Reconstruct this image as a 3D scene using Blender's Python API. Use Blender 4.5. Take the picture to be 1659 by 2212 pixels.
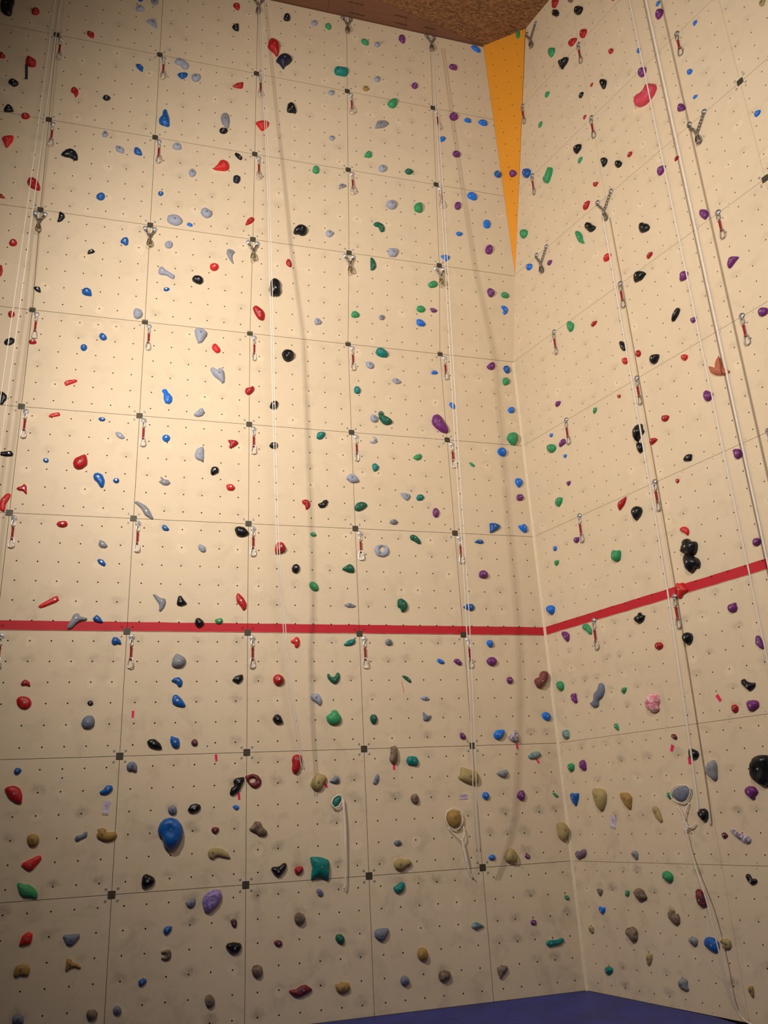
import bpy, bmesh, math, random
import numpy as np
from mathutils import Vector, Matrix
from mathutils.geometry import delaunay_2d_cdt

for o in list(bpy.data.objects): bpy.data.objects.remove(o)
S = bpy.context.scene
COLL = S.collection
random.seed(7)

# ---------------------------------------------------------------- camera
CR = Vector((0.96045869, -0.27405401, -0.04912746))
CU = Vector((-0.04976266, -0.34257817, 0.9381705))
CF = Vector((0.27393938, 0.89862929, 0.34266983))
cam_d = bpy.data.cameras.new('camera'); cam = bpy.data.objects.new('camera', cam_d); COLL.objects.link(cam)
cam.matrix_world = Matrix(((CR.x, CU.x, -CF.x, 0), (CR.y, CU.y, -CF.y, 0), (CR.z, CU.z, -CF.z, 0), (0, 0, 0, 1)))
cam_d.sensor_fit = 'HORIZONTAL'; cam_d.sensor_width = 36.0
cam_d.lens = 36.0 * 1785.07 / 1659.0
cam_d.clip_end = 100
S.camera = cam

# ---------------------------------------------------------------- light
S.view_settings.view_transform = 'Standard'; S.view_settings.look = 'None'
S.view_settings.gamma = 1.0; S.view_settings.use_curve_mapping = False
S.view_settings.exposure = 0.0
w = bpy.data.worlds.new('world'); S.world = w; w.use_nodes = True
w.node_tree.nodes['Background'].inputs['Color'].default_value = (1.0, 0.88, 0.80, 1)
w.node_tree.nodes['Background'].inputs['Strength'].default_value = 0.02
def spot(name, loc, target, power, size, blend, radius, col):
    d = bpy.data.lights.new(name, 'SPOT'); o = bpy.data.objects.new(name, d); COLL.objects.link(o)
    o.location = loc; o.rotation_euler = (Vector(target) - Vector(loc)).to_track_quat('-Z', 'Y').to_euler()
    d.energy = power; d.spot_size = math.radians(size); d.spot_blend = blend; d.shadow_soft_size = radius; d.color = col
    return o
spot('floodlight', (-1.4, 4.2, 4.6), (4.6, 8.5, 4.2), 1070, 155, 1.0, 0.13, (1.0, 0.912, 0.855))
spot('fill_spot', (0.5, 0.5, 6.0), (3.7, 8.2, 5.1), 930, 112, 1.0, 0.7, (1.0, 0.912, 0.855))  # unseen soft fill, added to even out the light on the walls

# ---------------------------------------------------------------- geometry constants (metres; origin at the viewer's eye)
XL, D, Z2, ROW = -1.3459, 8.5384, 1.8373, 1.2
TB, TC = 0.188183, 0.105728
YS = {5: 8.5384, 6: 8.31393, 7: 8.18729, 8: 8.06065, 9: 7.93402}
ZS = {i: Z2 + ROW * (i - 2) for i in range(-1, 6)}
ZS.update({6: 6.61614, 7: 7.80944, 8: 9.00274, 9: 10.19604})
for i in range(-1, 5): YS[i] = D
FLOOR, CEIL = -1.763, 10.215
E2 = Vector((0.25742767, -0.96629757, 0)); N2 = Vector((-0.96629757, -0.25742767, 0)); CRN = Vector((4.46739, 8.53842, 0))
O1 = Vector((4.5275, 8.3116, 6.640)); O2 = Vector((4.262, 7.930, 10.22)); O3 = Vector((4.7335, 7.5395, 10.22))
ON = (O3 - O1).cross(O2 - O1).normalized()
if ON.dot(-O1) < 0: ON = -ON
OX = Vector((0, 0, 1)).cross(ON).normalized(); OY = ON.cross(OX)
ZV = Vector((0, 0, 1))
def frame(wall):
    if wall == 'R': return CRN, E2, ZV, N2
    if wall == 'O': return O1, OX, OY, ON
    t, base = {'A': (0, 2), 'B': (TB, 5), 'C': (TC, 6)}[wall]
    return Vector((0, YS[base], ZS[base])), Vector((1, 0, 0)), Vector((0, -math.sin(t), math.cos(t))), Vector((0, -math.cos(t), -math.sin(t)))
def fmat(wall, u, v, h=0.0):
    O, X, Y, N = frame(wall); P = O + X * u + Y * v + N * h
    return Matrix(((X.x, Y.x, N.x, P.x), (X.y, Y.y, N.y, P.y), (X.z, Y.z, N.z, P.z), (0, 0, 0, 1)))
def leftpos(row, x):
    """frame name and v on the left wall for a seam row"""
    if row <= 5: return 'A', ROW * (row - 2)
    return 'C', ROW * (row - 6)

# ---------------------------------------------------------------- helpers
def link(o, parent=None):
    COLL.objects.link(o)
    if parent: o.parent = parent
    return o
def tag(o, label, cat, group=None):
    o['label'] = label; o['category'] = cat
    if group: o['group'] = group
    return o
def empty(name, mat):
    o = bpy.data.objects.new(name, None); o.empty_display_size = .05; COLL.objects.link(o); o.matrix_world = mat; return o
def mesh_from(name, verts, faces, mats=(), smooth=False, fm=None):
    m = bpy.data.meshes.new(name); m.from_pydata([tuple(v) for v in verts], [], faces)
    for x in mats: m.materials.append(x)
    if fm: m.polygons.foreach_set('material_index', fm)
    if smooth: m.polygons.foreach_set('use_smooth', [True] * len(m.polygons))
    m.update(); return m
def obj(name, mesh, mat=None, parent=None):
    o = bpy.data.objects.new(name, mesh); link(o, parent)
    if mat is not None:
        if parent: o.matrix_local = mat
        else: o.matrix_world = mat
    return o
class MB:
    def __init__(s): s.v = []; s.f = []; s.m = []
    def add(s, vs, fs, mi=0):
        b = len(s.v); s.v += [tuple(v) for v in vs]; s.f += [tuple(b + i for i in f) for f in fs]; s.m += [mi] * len(fs); return s
    def box(s, c, d, mi=0, R=None):
        x, y, z = [a / 2 for a in d]; c = Vector(c)
        vs = [Vector((sx * x, sy * y, sz * z)) for sz in (-1, 1) for sy in (-1, 1) for sx in (-1, 1)]
        if R: vs = [R @ v for v in vs]
        return s.add([c + v for v in vs], [(0, 2, 3, 1), (4, 5, 7, 6), (0, 1, 5, 4), (2, 6, 7, 3), (0, 4, 6, 2), (1, 3, 7, 5)], mi)
    def lathe(s, prof, n=16, mi=0, M=None):
        vs = []; fs = []
        for r, z in prof:
            for k in range(n):
                a = 2 * math.pi * k / n; v = Vector((r * math.cos(a), r * math.sin(a), z)); vs.append(M @ v if M else v)
        for i in range(len(prof) - 1):
            for k in range(n):
                k2 = (k + 1) % n; fs.append((i * n + k, i * n + k2, (i + 1) * n + k2, (i + 1) * n + k))
        if prof[-1][0] > 1e-6: fs.append(tuple((len(prof) - 1) * n + k for k in range(n)))
        return s.add(vs, fs, mi)
    def tube(s, pts, r, n=6, closed=False, mi=0):
        pts = [Vector(q) for q in pts]; N = len(pts); vs = []; fs = []
        rr = r if isinstance(r, (list, tuple)) else [r] * N
        up = None
        for i in range(N):
            a = pts[(i - 1) % N] if (closed or i > 0) else pts[i]; b = pts[(i + 1) % N] if (closed or i < N - 1) else pts[i]
            t = (b - a).normalized()
            if up is None: up = t.orthogonal().normalized()
            up = (up - t * up.dot(t)).normalized(); q = t.cross(up)
            for k in range(n):
                c = 2 * math.pi * k / n; vs.append(pts[i] + (up * math.cos(c) + q * math.sin(c)) * rr[i])
        for i in range(N if closed else N - 1):
            j = (i + 1) % N
            for k in range(n):
                k2 = (k + 1) % n; fs.append((i * n + k, i * n + k2, j * n + k2, j * n + k))
        if not closed: fs.append(tuple(range(n - 1, -1, -1))); fs.append(tuple((N - 1) * n + k for k in range(n)))
        return s.add(vs, fs, mi)
    def mesh(s, name, mats, smooth=False):
        return mesh_from(name, s.v, s.f, mats, smooth, s.m)

# ---------------------------------------------------------------- materials
def newmat(name):
    m = bpy.data.materials.new(name); m.use_nodes = True; nt = m.node_tree; b = nt.nodes['Principled BSDF']; return m, nt, b
def N(nt, t, **kw):
    n = nt.nodes.new(t)
    for k, v in kw.items(): setattr(n, k, v)
    return n
def mth(nt, op, a, b=None, c=None, clamp=False):
    n = nt.nodes.new('ShaderNodeMath'); n.operation = op; n.use_clamp = clamp
    for i, x in enumerate((a, b, c)):
        if x is None: continue
        if isinstance(x, (int, float)): n.inputs[i].default_value = x
        else: nt.links.new(x, n.inputs[i])
    return n.outputs[0]
def mixc(nt, f, a, b, mode='MIX'):
    n = nt.nodes.new('ShaderNodeMix'); n.data_type = 'RGBA'; n.blend_type = mode
    for i, x in ((0, f), (6, a), (7, b)):
        if isinstance(x, (int, float)): n.inputs[i].default_value = x
        elif isinstance(x, tuple): n.inputs[i].default_value = (*x, 1) if len(x) == 3 else x
        else: nt.links.new(x, n.inputs[i])
    return n.outputs[2]
def noise(nt, vec, scale, detail=3, rough=.5, dim='3D', dist=0):
    n = N(nt, 'ShaderNodeTexNoise'); n.noise_dimensions = dim
    n.inputs['Scale'].default_value = scale; n.inputs['Detail'].default_value = detail; n.inputs['Roughness'].default_value = rough
    n.inputs['Distortion'].default_value = dist
    if vec is not None: nt.links.new(vec, n.inputs['Vector'])
    return n
def rng(nt, x, a, b, c=0., d=1., smooth=True):
    n = N(nt, 'ShaderNodeMapRange')
    if smooth: n.interpolation_type = 'SMOOTHSTEP'
    nt.links.new(x, n.inputs[0])
    for i, v in enumerate((a, b, c, d)): n.inputs[i + 1].default_value = v
    return n.outputs[0]
def srgb(r, g, b):
    f = lambda c: ((c / 255 + .055) / 1.055) ** 2.4 if c > 10 else c / 255 / 12.92
    return (f(r), f(g), f(b))

def paint_mat(name, base, stripe=True, wear=1.0):
    m, nt, b = newmat(name)
    geo = N(nt, 'ShaderNodeNewGeometry'); pos = geo.outputs['Position']
    uv = N(nt, 'ShaderNodeUVMap').outputs[0]
    # cell of each bolt hole
    fl = N(nt, 'ShaderNodeVectorMath', operation='FLOOR'); nt.links.new(uv, fl.inputs[0])
    nd = noise(nt, pos, 9, 3, .6); 
    sub = N(nt, 'ShaderNodeVectorMath', operation='SUBTRACT'); nt.links.new(uv, sub.inputs[0]); nt.links.new(fl.outputs[0], sub.inputs[1])
    s2 = N(nt, 'ShaderNodeVectorMath', operation='SUBTRACT'); nt.links.new(sub.outputs[0], s2.inputs[0]); s2.inputs[1].default_value = (.5, .5, 0)
    # distort
    dv = N(nt, 'ShaderNodeVectorMath', operation='MULTIPLY_ADD'); nt.links.new(nd.outputs['Color'], dv.inputs[0]); dv.inputs[1].default_value = (.62, .62, 0); dv.inputs[2].default_value = (-.31, -.31, 0)
    f = N(nt, 'ShaderNodeVectorMath', operation='ADD'); nt.links.new(s2.outputs[0], f.inputs[0]); nt.links.new(dv.outputs[0], f.inputs[1])
    wn = N(nt, 'ShaderNodeTexWhiteNoise'); wn.noise_dimensions = '3D'; nt.links.new(fl.outputs[0], wn.inputs['Vector'])
    sepw = N(nt, 'ShaderNodeSeparateColor'); nt.links.new(wn.outputs['Color'], sepw.inputs[0])
    r1, r2, r3 = sepw.outputs
    sp = N(nt, 'ShaderNodeSeparateXYZ'); nt.links.new(f.outputs[0], sp.inputs[0]); fx, fy = sp.outputs[0], sp.outputs[1]
    def disc(cx, cy, sx, sy, ra, rb):
        x = mth(nt, 'DIVIDE', mth(nt, 'SUBTRACT', fx, cx), sx); y = mth(nt, 'DIVIDE', mth(nt, 'SUBTRACT', fy, cy), sy)
        d = mth(nt, 'SQRT', mth(nt, 'ADD', mth(nt, 'MULTIPLY', x, x), mth(nt, 'MULTIPLY', y, y)))
        return rng(nt, d, ra, rb, 1, 0)
    smud = mth(nt, 'MULTIPLY', disc(0, .14, .50, .34, .1, 1.0), rng(nt, r1, .58, 1.0))
    smud = mth(nt, 'MULTIPLY', smud, rng(nt, noise(nt, pos, 22, 4, .6).outputs[0], .3, .65, .35, 1))
    clean = mth(nt, 'MULTIPLY', disc(0, -.06, .30, .26, .82, 1.0), rng(nt, r2, .84, .96))
    pz = N(nt, 'ShaderNodeSeparateXYZ'); nt.links.new(pos, pz.inputs[0]); z = pz.outputs[2]
    low = rng(nt, z, -1.0, 3.4, 1.0, .34)
    big = rng(nt, noise(nt, pos, 1.1, 4, .55, dist=.3).outputs[0], .42, .72)
    mid = rng(nt, noise(nt, pos, 4.5, 5, .65, dist=.5).outputs[0], .48, .75)
    fine = noise(nt, pos, 60, 3, .6).outputs[0]
    c = mixc(nt, mth(nt, 'MULTIPLY', big, .22), base, tuple(x * y for x, y in zip(base, (.86, .82, .80))))
    c = mixc(nt, mth(nt, 'MULTIPLY', mth(nt, 'MULTIPLY', mid, low), .5 * wear), c, tuple(x * .62 for x in base))
    c = mixc(nt, mth(nt, 'MULTIPLY', mth(nt, 'MULTIPLY', smud, low), .72 * wear), c, (base[0] * .40, base[1] * .40, base[2] * .43))
    c = mixc(nt, mth(nt, 'MULTIPLY', clean, .45 * wear), c, tuple(min(1, x * 1.16) for x in base))
    # scuffs: thin dark streaks
    mp = N(nt, 'ShaderNodeMapping'); nt.links.new(pos, mp.inputs[0]); mp.inputs['Scale'].default_value = (1, 1, .45)
    sc = rng(nt, noise(nt, mp.outputs[0], 14, 6, .75, dist=1.6).outputs[0], .635, .72)
    c = mixc(nt, mth(nt, 'MULTIPLY', sc, .30 * wear), c, tuple(x * .5 for x in base))
    c = mixc(nt, .05, c, fine_col(nt, fine))
    if stripe:
        jit = mth(nt, 'MULTIPLY', mth(nt, 'SUBTRACT', noise(nt, pos, 5, 2).outputs[0], .5), .008)
        zz = mth(nt, 'ADD', z, jit)
        msk = mth(nt, 'MULTIPLY', mth(nt, 'GREATER_THAN', zz, Z2 + .004), mth(nt, 'LESS_THAN', zz, Z2 + .097))
        rc = mixc(nt, rng(nt, mid, 0, 1, 0, .3), srgb(196, 38, 48), srgb(160, 36, 44))
        c = mixc(nt, msk, c, rc)
    nt.links.new(c, b.inputs['Base Color']); b.inputs['Roughness'].default_value = .62
    b.inputs['Specular IOR Level'].default_value = .3
    bp = N(nt, 'ShaderNodeBump'); bp.inputs['Strength'].default_value = .12; bp.inputs['Distance'].default_value = .002
    nt.links.new(fine, bp.inputs['Height']); nt.links.new(bp.outputs[0], b.inputs['Normal'])
    return m
def fine_col(nt, x):
    cr = N(nt, 'ShaderNodeCombineColor')
    for i in range(3): nt.links.new(x, cr.inputs[i])
    return cr.outputs[0]
def plain(name, col, rough=.5, metal=0., spec=.5):
    m, nt, b = newmat(name)
    n = noise(nt, N(nt, 'ShaderNodeTexCoord').outputs['Object'], 40, 3)
    c = mixc(nt, rng(nt, n.outputs[0], .3, .7, 0, .35), col, tuple(x * .72 for x in col))
    nt.links.new(c, b.inputs['Base Color']); b.inputs['Roughness'].default_value = rough; b.inputs['Metallic'].default_value = metal
    b.inputs['Specular IOR Level'].default_value = spec
    return m
def hold_mat(name, col, rough=.45, chalk=.18, col2=None):
    m, nt, b = newmat(name)
    tc = N(nt, 'ShaderNodeTexCoord').outputs['Object']; oi = N(nt, 'ShaderNodeObjectInfo')
    ad = N(nt, 'ShaderNodeVectorMath', operation='ADD'); nt.links.new(tc, ad.inputs[0])
    sc = N(nt, 'ShaderNodeMath'); sc.operation = 'MULTIPLY'; sc.inputs[1].default_value = 37; nt.links.new(oi.outputs['Random'], sc.inputs[0])
    nt.links.new(sc.outputs[0], ad.inputs[1]); v = ad.outputs[0]
    c = mixc(nt, rng(nt, oi.outputs['Random'], 0, 1, 0, .35, False), col, tuple(x * .75 for x in col))
    if col2: c = mixc(nt, rng(nt, noise(nt, v, 16, 4, .6, dist=1.5).outputs[0], .44, .58), c, col2)
    ch = rng(nt, noise(nt, v, 22, 5, .65).outputs[0], .5, .78)
    c = mixc(nt, mth(nt, 'MULTIPLY', ch, chalk), c, (.72, .68, .62))
    nt.links.new(c, b.inputs['Base Color'])
    b.inputs['Roughness'].default_value = rough; b.inputs['Specular IOR Level'].default_value = .4
    bp = N(nt, 'ShaderNodeBump'); bp.inputs['Strength'].default_value = .35; bp.inputs['Distance'].default_value = .003
    nt.links.new(noise(nt, v, 130, 3).outputs[0], bp.inputs['Height']); nt.links.new(bp.outputs[0], b.inputs['Normal'])
    return m

CREAM = srgb(226, 205, 170)
M_wall = paint_mat('cream_wall_paint', CREAM)
M_orange = paint_mat('orange_wall_paint', srgb(240, 156, 0), False, .35)
M_dark = plain('dark_cavity', (.14, .10, .065), .9)
M_nut = plain('dark_threaded_socket', (.035, .028, .022), .6, .3)
M_steel = plain('bright_steel', (.80, .80, .82), .34, .7)
M_steel2 = plain('worn_steel', (.46, .45, .44), .38, .8)
M_chain = plain('backlit_dark_steel', (.30, .28, .25), .38, .9)  # dark tone puts the backlit look of the right-wall chains into the colour
M_gold = plain('yellowed_steel', (.55, .48, .30), .3, 1.0)
M_red = plain('red_webbing', srgb(158, 26, 34), .8)
M_plate = plain('dark_anchor_plate', srgb(104, 98, 70), .55, .3)
M_plate2 = plain('plate_ribs', srgb(56, 52, 42), .6)
M_rope = plain('white_cord', srgb(238, 228, 212), .8)
M_boltred = plain('red_painted_bolt', srgb(176, 30, 38), .5)
M_card = plain('white_card', srgb(214, 210, 232), .35)
M_pink = plain('pink_tape', srgb(245, 40, 100), .5)
HM = {}
for k, n, c, r, ch, c2 in [('R', 'red', (178, 24, 28), .42, .06, None), ('O', 'bright_red', (214, 38, 34), .45, .06, None), ('M', 'maroon', (128, 28, 34), .5, .15, (72, 34, 44)),
    ('B', 'blue', (14, 92, 172), .38, .08, None), ('b', 'bright_blue', (18, 116, 222), .4, .06, None), ('D', 'navy', (22, 28, 52), .45, .06, None),
    ('K', 'black', (20, 21, 25), .3, .04, None), ('G', 'grey', (140, 142, 148), .55, .15, None), ('L', 'pale_grey', (160, 165, 180), .55, .12, None),
    ('N', 'green', (52, 152, 92), .5, .08, None), ('E', 'dark_green', (20, 98, 72), .5, .08, None), ('T', 'teal', (0, 126, 118), .48, .08, None),
    ('P', 'purple', (118, 44, 118), .45, .06, None), ('Y', 'ochre', (166, 130, 62), .6, .15, None), ('S', 'sand_yellow', (172, 152, 96), .6, .15, None),
    ('W', 'marbled_white', (205, 195, 205), .5, .2, (120, 105, 130)), ('V', 'marbled_lavender', (158, 140, 192), .5, .15, (112, 88, 158)), ('X', 'pink', (206, 66, 84), .5, .08, None),
    ('Q', 'brown', (142, 120, 96), .7, .25, (104, 84, 66)), ('Z', 'slate_grey', (118, 126, 142), .6, .15, None), ('H', 'pale_mint', (140, 172, 165), .6, .25, (90, 130, 130)),
    ('U', 'mauve', (126, 98, 118), .6, .15, None), ('J', 'brick_red', (134, 66, 60), .6, .12, (112, 58, 54)), ('F', 'terracotta', (182, 98, 66), .5, .1, None)]:
    HM[k] = hold_mat(n + '_resin', srgb(*c), r, ch, srgb(*c2) if c2 else None)
HM['x'] = hold_mat('marbled_pink_resin', srgb(232, 120, 135), .5, .2, srgb(225, 205, 205))

def osb():
    m, nt, b = newmat('strand_board')
    pos = N(nt, 'ShaderNodeNewGeometry').outputs['Position']
    mp = N(nt, 'ShaderNodeMapping'); nt.links.new(pos, mp.inputs[0]); mp.inputs['Scale'].default_value = (6, 17, 6); mp.inputs['Rotation'].default_value = (0, 0, .5)
    vn = N(nt, 'ShaderNodeTexVoronoi'); vn.feature = 'F1'
    nz = noise(nt, mp.outputs[0], 1.2, 4, .7, dist=2.0)
    mx = N(nt, 'ShaderNodeVectorMath', operation='ADD'); nt.links.new(mp.outputs[0], mx.inputs[0])
    sc_ = N(nt, 'ShaderNodeVectorMath', operation='SCALE'); sc_.inputs['Scale'].default_value = .8; nt.links.new(nz.outputs['Color'], sc_.inputs[0]); nt.links.new(sc_.outputs[0], mx.inputs[1])
    nt.links.new(mx.outputs[0], vn.inputs['Vector'])
    sep = N(nt, 'ShaderNodeSeparateColor'); nt.links.new(vn.outputs['Color'], sep.inputs[0])
    c = mixc(nt, sep.outputs[0], srgb(84, 54, 32), srgb(164, 116, 72))
    c = mixc(nt, rng(nt, nz.outputs[0], .5, .7, 0, .7), c, srgb(62, 38, 24))
    nt.links.new(c, b.inputs['Base Color']); b.inputs['Roughness'].default_value = .75
    return m
def ply():
    m, nt, b = newmat('brown_plywood')
    pos = N(nt, 'ShaderNodeNewGeometry').outputs['Position']
    mp = N(nt, 'ShaderNodeMapping'); nt.links.new(pos, mp.inputs[0]); mp.inputs['Scale'].default_value = (1, 14, 1)
    c = mixc(nt, noise(nt, mp.outputs[0], 2, 4).outputs[0], srgb(112, 74, 54), srgb(134, 90, 66))
    nt.links.new(c, b.inputs['Base Color']); b.inputs['Roughness'].default_value = .6
    return m
M_osb, M_ply = osb(), ply()
M_stamp = plain('dark_print', srgb(70, 34, 24), .8)
def vinyl():
    m, nt, b = newmat('blue_vinyl')
    pos = N(nt, 'ShaderNodeNewGeometry').outputs['Position']
    c = mixc(nt, rng(nt, noise(nt, pos, 3, 5, .65).outputs[0], .35, .7), srgb(24, 46, 142), srgb(18, 36, 116))
    nt.links.new(c, b.inputs['Base Color']); b.inputs['Roughness'].default_value = .5
    bp = N(nt, 'ShaderNodeBump'); bp.inputs['Strength'].default_value = .4; bp.inputs['Distance'].default_value = .01
    nt.links.new(noise(nt, pos, 14, 4).outputs[0], bp.inputs['Height']); nt.links.new(bp.outputs[0], b.inputs['Normal'])
    return m
M_vinyl = vinyl()

# ---------------------------------------------------------------- wall panels with real bolt holes
GAP = .0023
def panel_mesh(name, x0, x1, y0, y1, xs, ys, uoff, mat, cuts=(), r=.0078, gx_=GAP, gy_=GAP):
    """panel face from x0..x1, y0..y1 (local wall metres) with an octagonal hole at each (xs, ys)"""
    x0 += gx_; x1 -= gx_; y0 += gy_; y1 -= gy_
    xs = [x for x in xs if x0 + .02 < x < x1 - .02]; ys = [y for y in ys if y0 + .02 < y < y1 - .02]
    bx = [x0] + [(a + b) / 2 for a, b in zip(xs, xs[1:])] + [x1]; by = [y0] + [(a + b) / 2 for a, b in zip(ys, ys[1:])] + [y1]
    V = {}; vs = []; fs = []; fm = []
    def vid(x, y, z=0.0):
        k = (round(x, 5), round(y, 5), z)
        if k not in V: V[k] = len(vs); vs.append((x, y, z))
        return V[k]
    for i, cx in enumerate(xs):
        for j, cy in enumerate(ys):
            c = [vid(bx[i], by[j]), vid(bx[i + 1], by[j]), vid(bx[i + 1], by[j + 1]), vid(bx[i], by[j + 1])]
            o = []; ob = []
            for k in range(8):
                a = math.pi * (k + .5) / 4 + math.pi  # starts lower left
                px, py = cx + r * math.cos(a), cy + r * math.sin(a); o.append(vid(px, py)); ob.append(vid(px, py, -.016))
            # octagon order: 0,1 = left-low/low-left ... quads to the four corners
            fs += [(c[0], c[1], o[2], o[1]), (c[1], c[2], o[4], o[3]), (c[2], c[3], o[6], o[5]), (c[3], c[0], o[0], o[7])]
            fs += [(c[0], o[1], o[0]), (c[1], o[3], o[2]), (c[2], o[5], o[4]), (c[3], o[7], o[6])]
            fm += [0] * 8
            for k in range(8):
                k2 = (k + 1) % 8; fs.append((o[k], o[k2], ob[k2], ob[k])); fm.append(1)
            fs.append(tuple(ob[::1])); fm.append(1)
    # edge returns
    def edge(pts):
        for a, b in zip(pts, pts[1:]):
            fs.append((vid(*a), vid(*a, -.018), vid(*b, -.018), vid(*b))); fm.append(2)
    edge([(x, y0) for x in bx]); edge([(x1, y) for y in by]); edge([(x, y1) for x in bx[::-1]]); edge([(x0, y) for y in by[::-1]])
    m = mesh_from(name, vs, fs, (mat, M_nut, M_edge), False, fm)
    if cuts:
        bm = bmesh.new(); bm.from_mesh(m)
        for co, no in cuts:
            bmesh.ops.bisect_plane(bm, geom=bm.verts[:] + bm.edges[:] + bm.faces[:], dist=1e-5, plane_co=co, plane_no=no, clear_outer=True)
        bm.to_mesh(m); bm.free()
    uvl = m.uv_layers.new(name='UVMap')
    gx = sorted(xs); gy = sorted(ys)
    px = (gx[1] - gx[0]) if len(gx) > 1 else .2; py = (gy[1] - gy[0]) if len(gy) > 1 else .2
    co = np.empty(len(m.vertices) * 3); m.vertices.foreach_get('co', co); co = co.reshape(-1, 3)
    li = np.empty(len(m.loops), int); m.loops.foreach_get('vertex_index', li)
    u = (co[li, 0] - gx[0]) / px + .5 + uoff[0]; v = (co[li, 1] - gy[0]) / py + .5 + uoff[1]
    uvl.data.foreach_set('uv', np.stack([u, v], 1).ravel())
    return m
M_edge = plain('panel_edge_ply', srgb(150, 112, 76), .8)

def wall_body(name, quads, thick_dir, mat):
    mb = MB()
    for q in quads:
        q = [Vector(a) for a in q]; back = [a + thick_dir for a in q]
        mb.add(q + back, [(0, 1, 2, 3), (7, 6, 5, 4), (0, 4, 5, 1), (1, 5, 6, 2), (2, 6, 7, 3), (3, 7, 4, 0)])
    o = obj(name, mb.mesh(name, (mat,))); o['kind'] = 'structure'; return o

XW0, XCORN = XL - 1.2, 4.46739
bk = .02
prof = [(YS[i], ZS[i]) for i in (-1, 5, 6, 9)]
XR = {-1: XCORN, 5: XCORN, 6: 4.5275, 9: 4.262}
quads = []
for a, b in ((-1, 5), (5, 6), (6, 9)):
    quads.append([(XW0, YS[a] + bk, ZS[a]), (XR[a] + .0, YS[a] + bk, ZS[a]), (XR[b], YS[b] + bk, ZS[b]), (XW0, YS[b] + bk, ZS[b])])
wall_left = wall_body('wall_left', quads, Vector((0, .15, 0)), M_dark)
LX = [.1129 + .1948 * k for k in range(6)]; LY = [.1 + .2 * k for k in range(6)]
for s in range(-1, 9):
    fr = 'A' if s < 5 else 'B' if s == 5 else 'C'
    v0 = {'A': ROW * (s - 2), 'B': 0, 'C': ROW * (s - 6)}[fr]
    M = fmat(fr, 0, 0)
    for j in range(-1, 5):
        x0 = XL + 1.2 * j; cuts = []
        if j == 4:
            if fr == 'A': x1 = XCORN + GAP
            else:
                x1 = x0 + 1.2
                if fr == 'B': a, b, l = XCORN, 4.5275, 1.2
                else: a, b, l = 4.5275, 4.262, 3.6
                cuts = [((a, 0, 0), Vector((l, -(b - a), 0)).normalized())]
        else: x1 = x0 + 1.2
        me = panel_mesh('panel', x0, x1, v0, v0 + 1.2, [x0 + q for q in LX], [v0 + q for q in LY], (6 * j + 12, 6 * s + 12), M_wall, cuts)
        obj('panel', me, M, wall_left)
# right wall
UC = [0, 1.885, 3.727, 5.57]
RX = [.172 + .18 * k for k in range(31)]; RYs = [.0857 + .17143 * k for k in range(7)]
def rp(u, z): return CRN + E2 * u + ZV * z
RT = 10.24
ul = lambda z: 0 if z < 5.44 else (z - 5.4373) / 1.2 * .234 if z < 6.64 else .234 + (z - 6.64) / (10.2586 - 6.64) * (1.0545 - .234)
wall_right = wall_body('wall_right', [[rp(ul(a) - .01, a) - N2 * bk, rp(5.57, a) - N2 * bk, rp(5.57, b) - N2 * bk, rp(ul(b) - .01, b) - N2 * bk] for a, b in ((-1.763, 5.4373), (5.4373, 6.64), (6.64, RT))], -N2 * .15, M_dark)
for s in range(-1, 9):
    z0 = Z2 + ROW * (s - 2)
    for c in range(3):
        u0, u1 = UC[c], UC[c + 1]; cuts = []
        if c == 0 and s >= 5:
            za = 5.4373 if s == 5 else 6.64
            zb = 6.64 if s == 5 else 10.2586
            a = Vector((ul(za), za, 0)); b = Vector((ul(zb), zb, 0)); d = b - a
            cuts = [(a, Vector((-d.y, d.x, 0)).normalized())]
        me = panel_mesh('panel', u0, u1, z0, z0 + 1.2, [q for q in RX if u0 < q < u1], [z0 + q for q in RYs], (int((u0 + 1) / .18) + 60, 7 * s + 12), M_wall, cuts, .0066, .0008, .0016)
        if len(me.polygons): obj('panel', me, fmat('R', 0, 0), wall_right)
# orange corner facet
q2 = O2 - O1; q3 = O3 - O1
A2 = Vector((q2.dot(OX), q2.dot(OY), 0)); A3 = Vector((q3.dot(OX), q3.dot(OY), 0))
if A2.x > A3.x: A2, A3 = A3, A2
cuts = [((0, 0, 0), Vector((-A2.y, A2.x, 0)).normalized()), ((0, 0, 0), Vector((A3.y, -A3.x, 0)).normalized())]
me = panel_mesh('panel', -.8, .85, -.05, 3.63, [-.59 + .18 * k for k in range(8)], [.1 + .185 * k for k in range(19)], (200, 0), M_orange, cuts, .0068)
wc = wall_body('wall_corner', [[tuple(O1 - ON * bk), tuple(O3 - ON * bk), tuple(O2 - ON * bk), tuple(O1 - ON * bk + Vector((0, 0, .001)))]], -ON * .1, M_dark)
obj('panel', me, fmat('O', 0, 0), wc)
# corner bead
mb = MB(); nb = (Vector((0, -1, 0)) + N2).normalized()
base = Vector((XCORN, D, 0)); w1 = Vector((-.017, 0, 0)); w2 = E2 * .024
zs = [FLOOR, 5.42]
vs = []
for z in zs:
    b = base + ZV * z
    vs += [b + w1 + Vector((0, -.0005, 0)), b + (w1 + w2) * .5 + nb * .009, b + w2 + N2 * .0005, b - nb * .002]
mb.add(vs, [(0, 1, 5, 4), (1, 2, 6, 5), (2, 3, 7, 6), (3, 0, 4, 7)])
M_bead = plain('cream_bead_paint', srgb(240, 223, 190), .45)
o = obj('trim_1', mb.mesh('trim_1', (M_bead,))); o['kind'] = 'structure'

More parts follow.
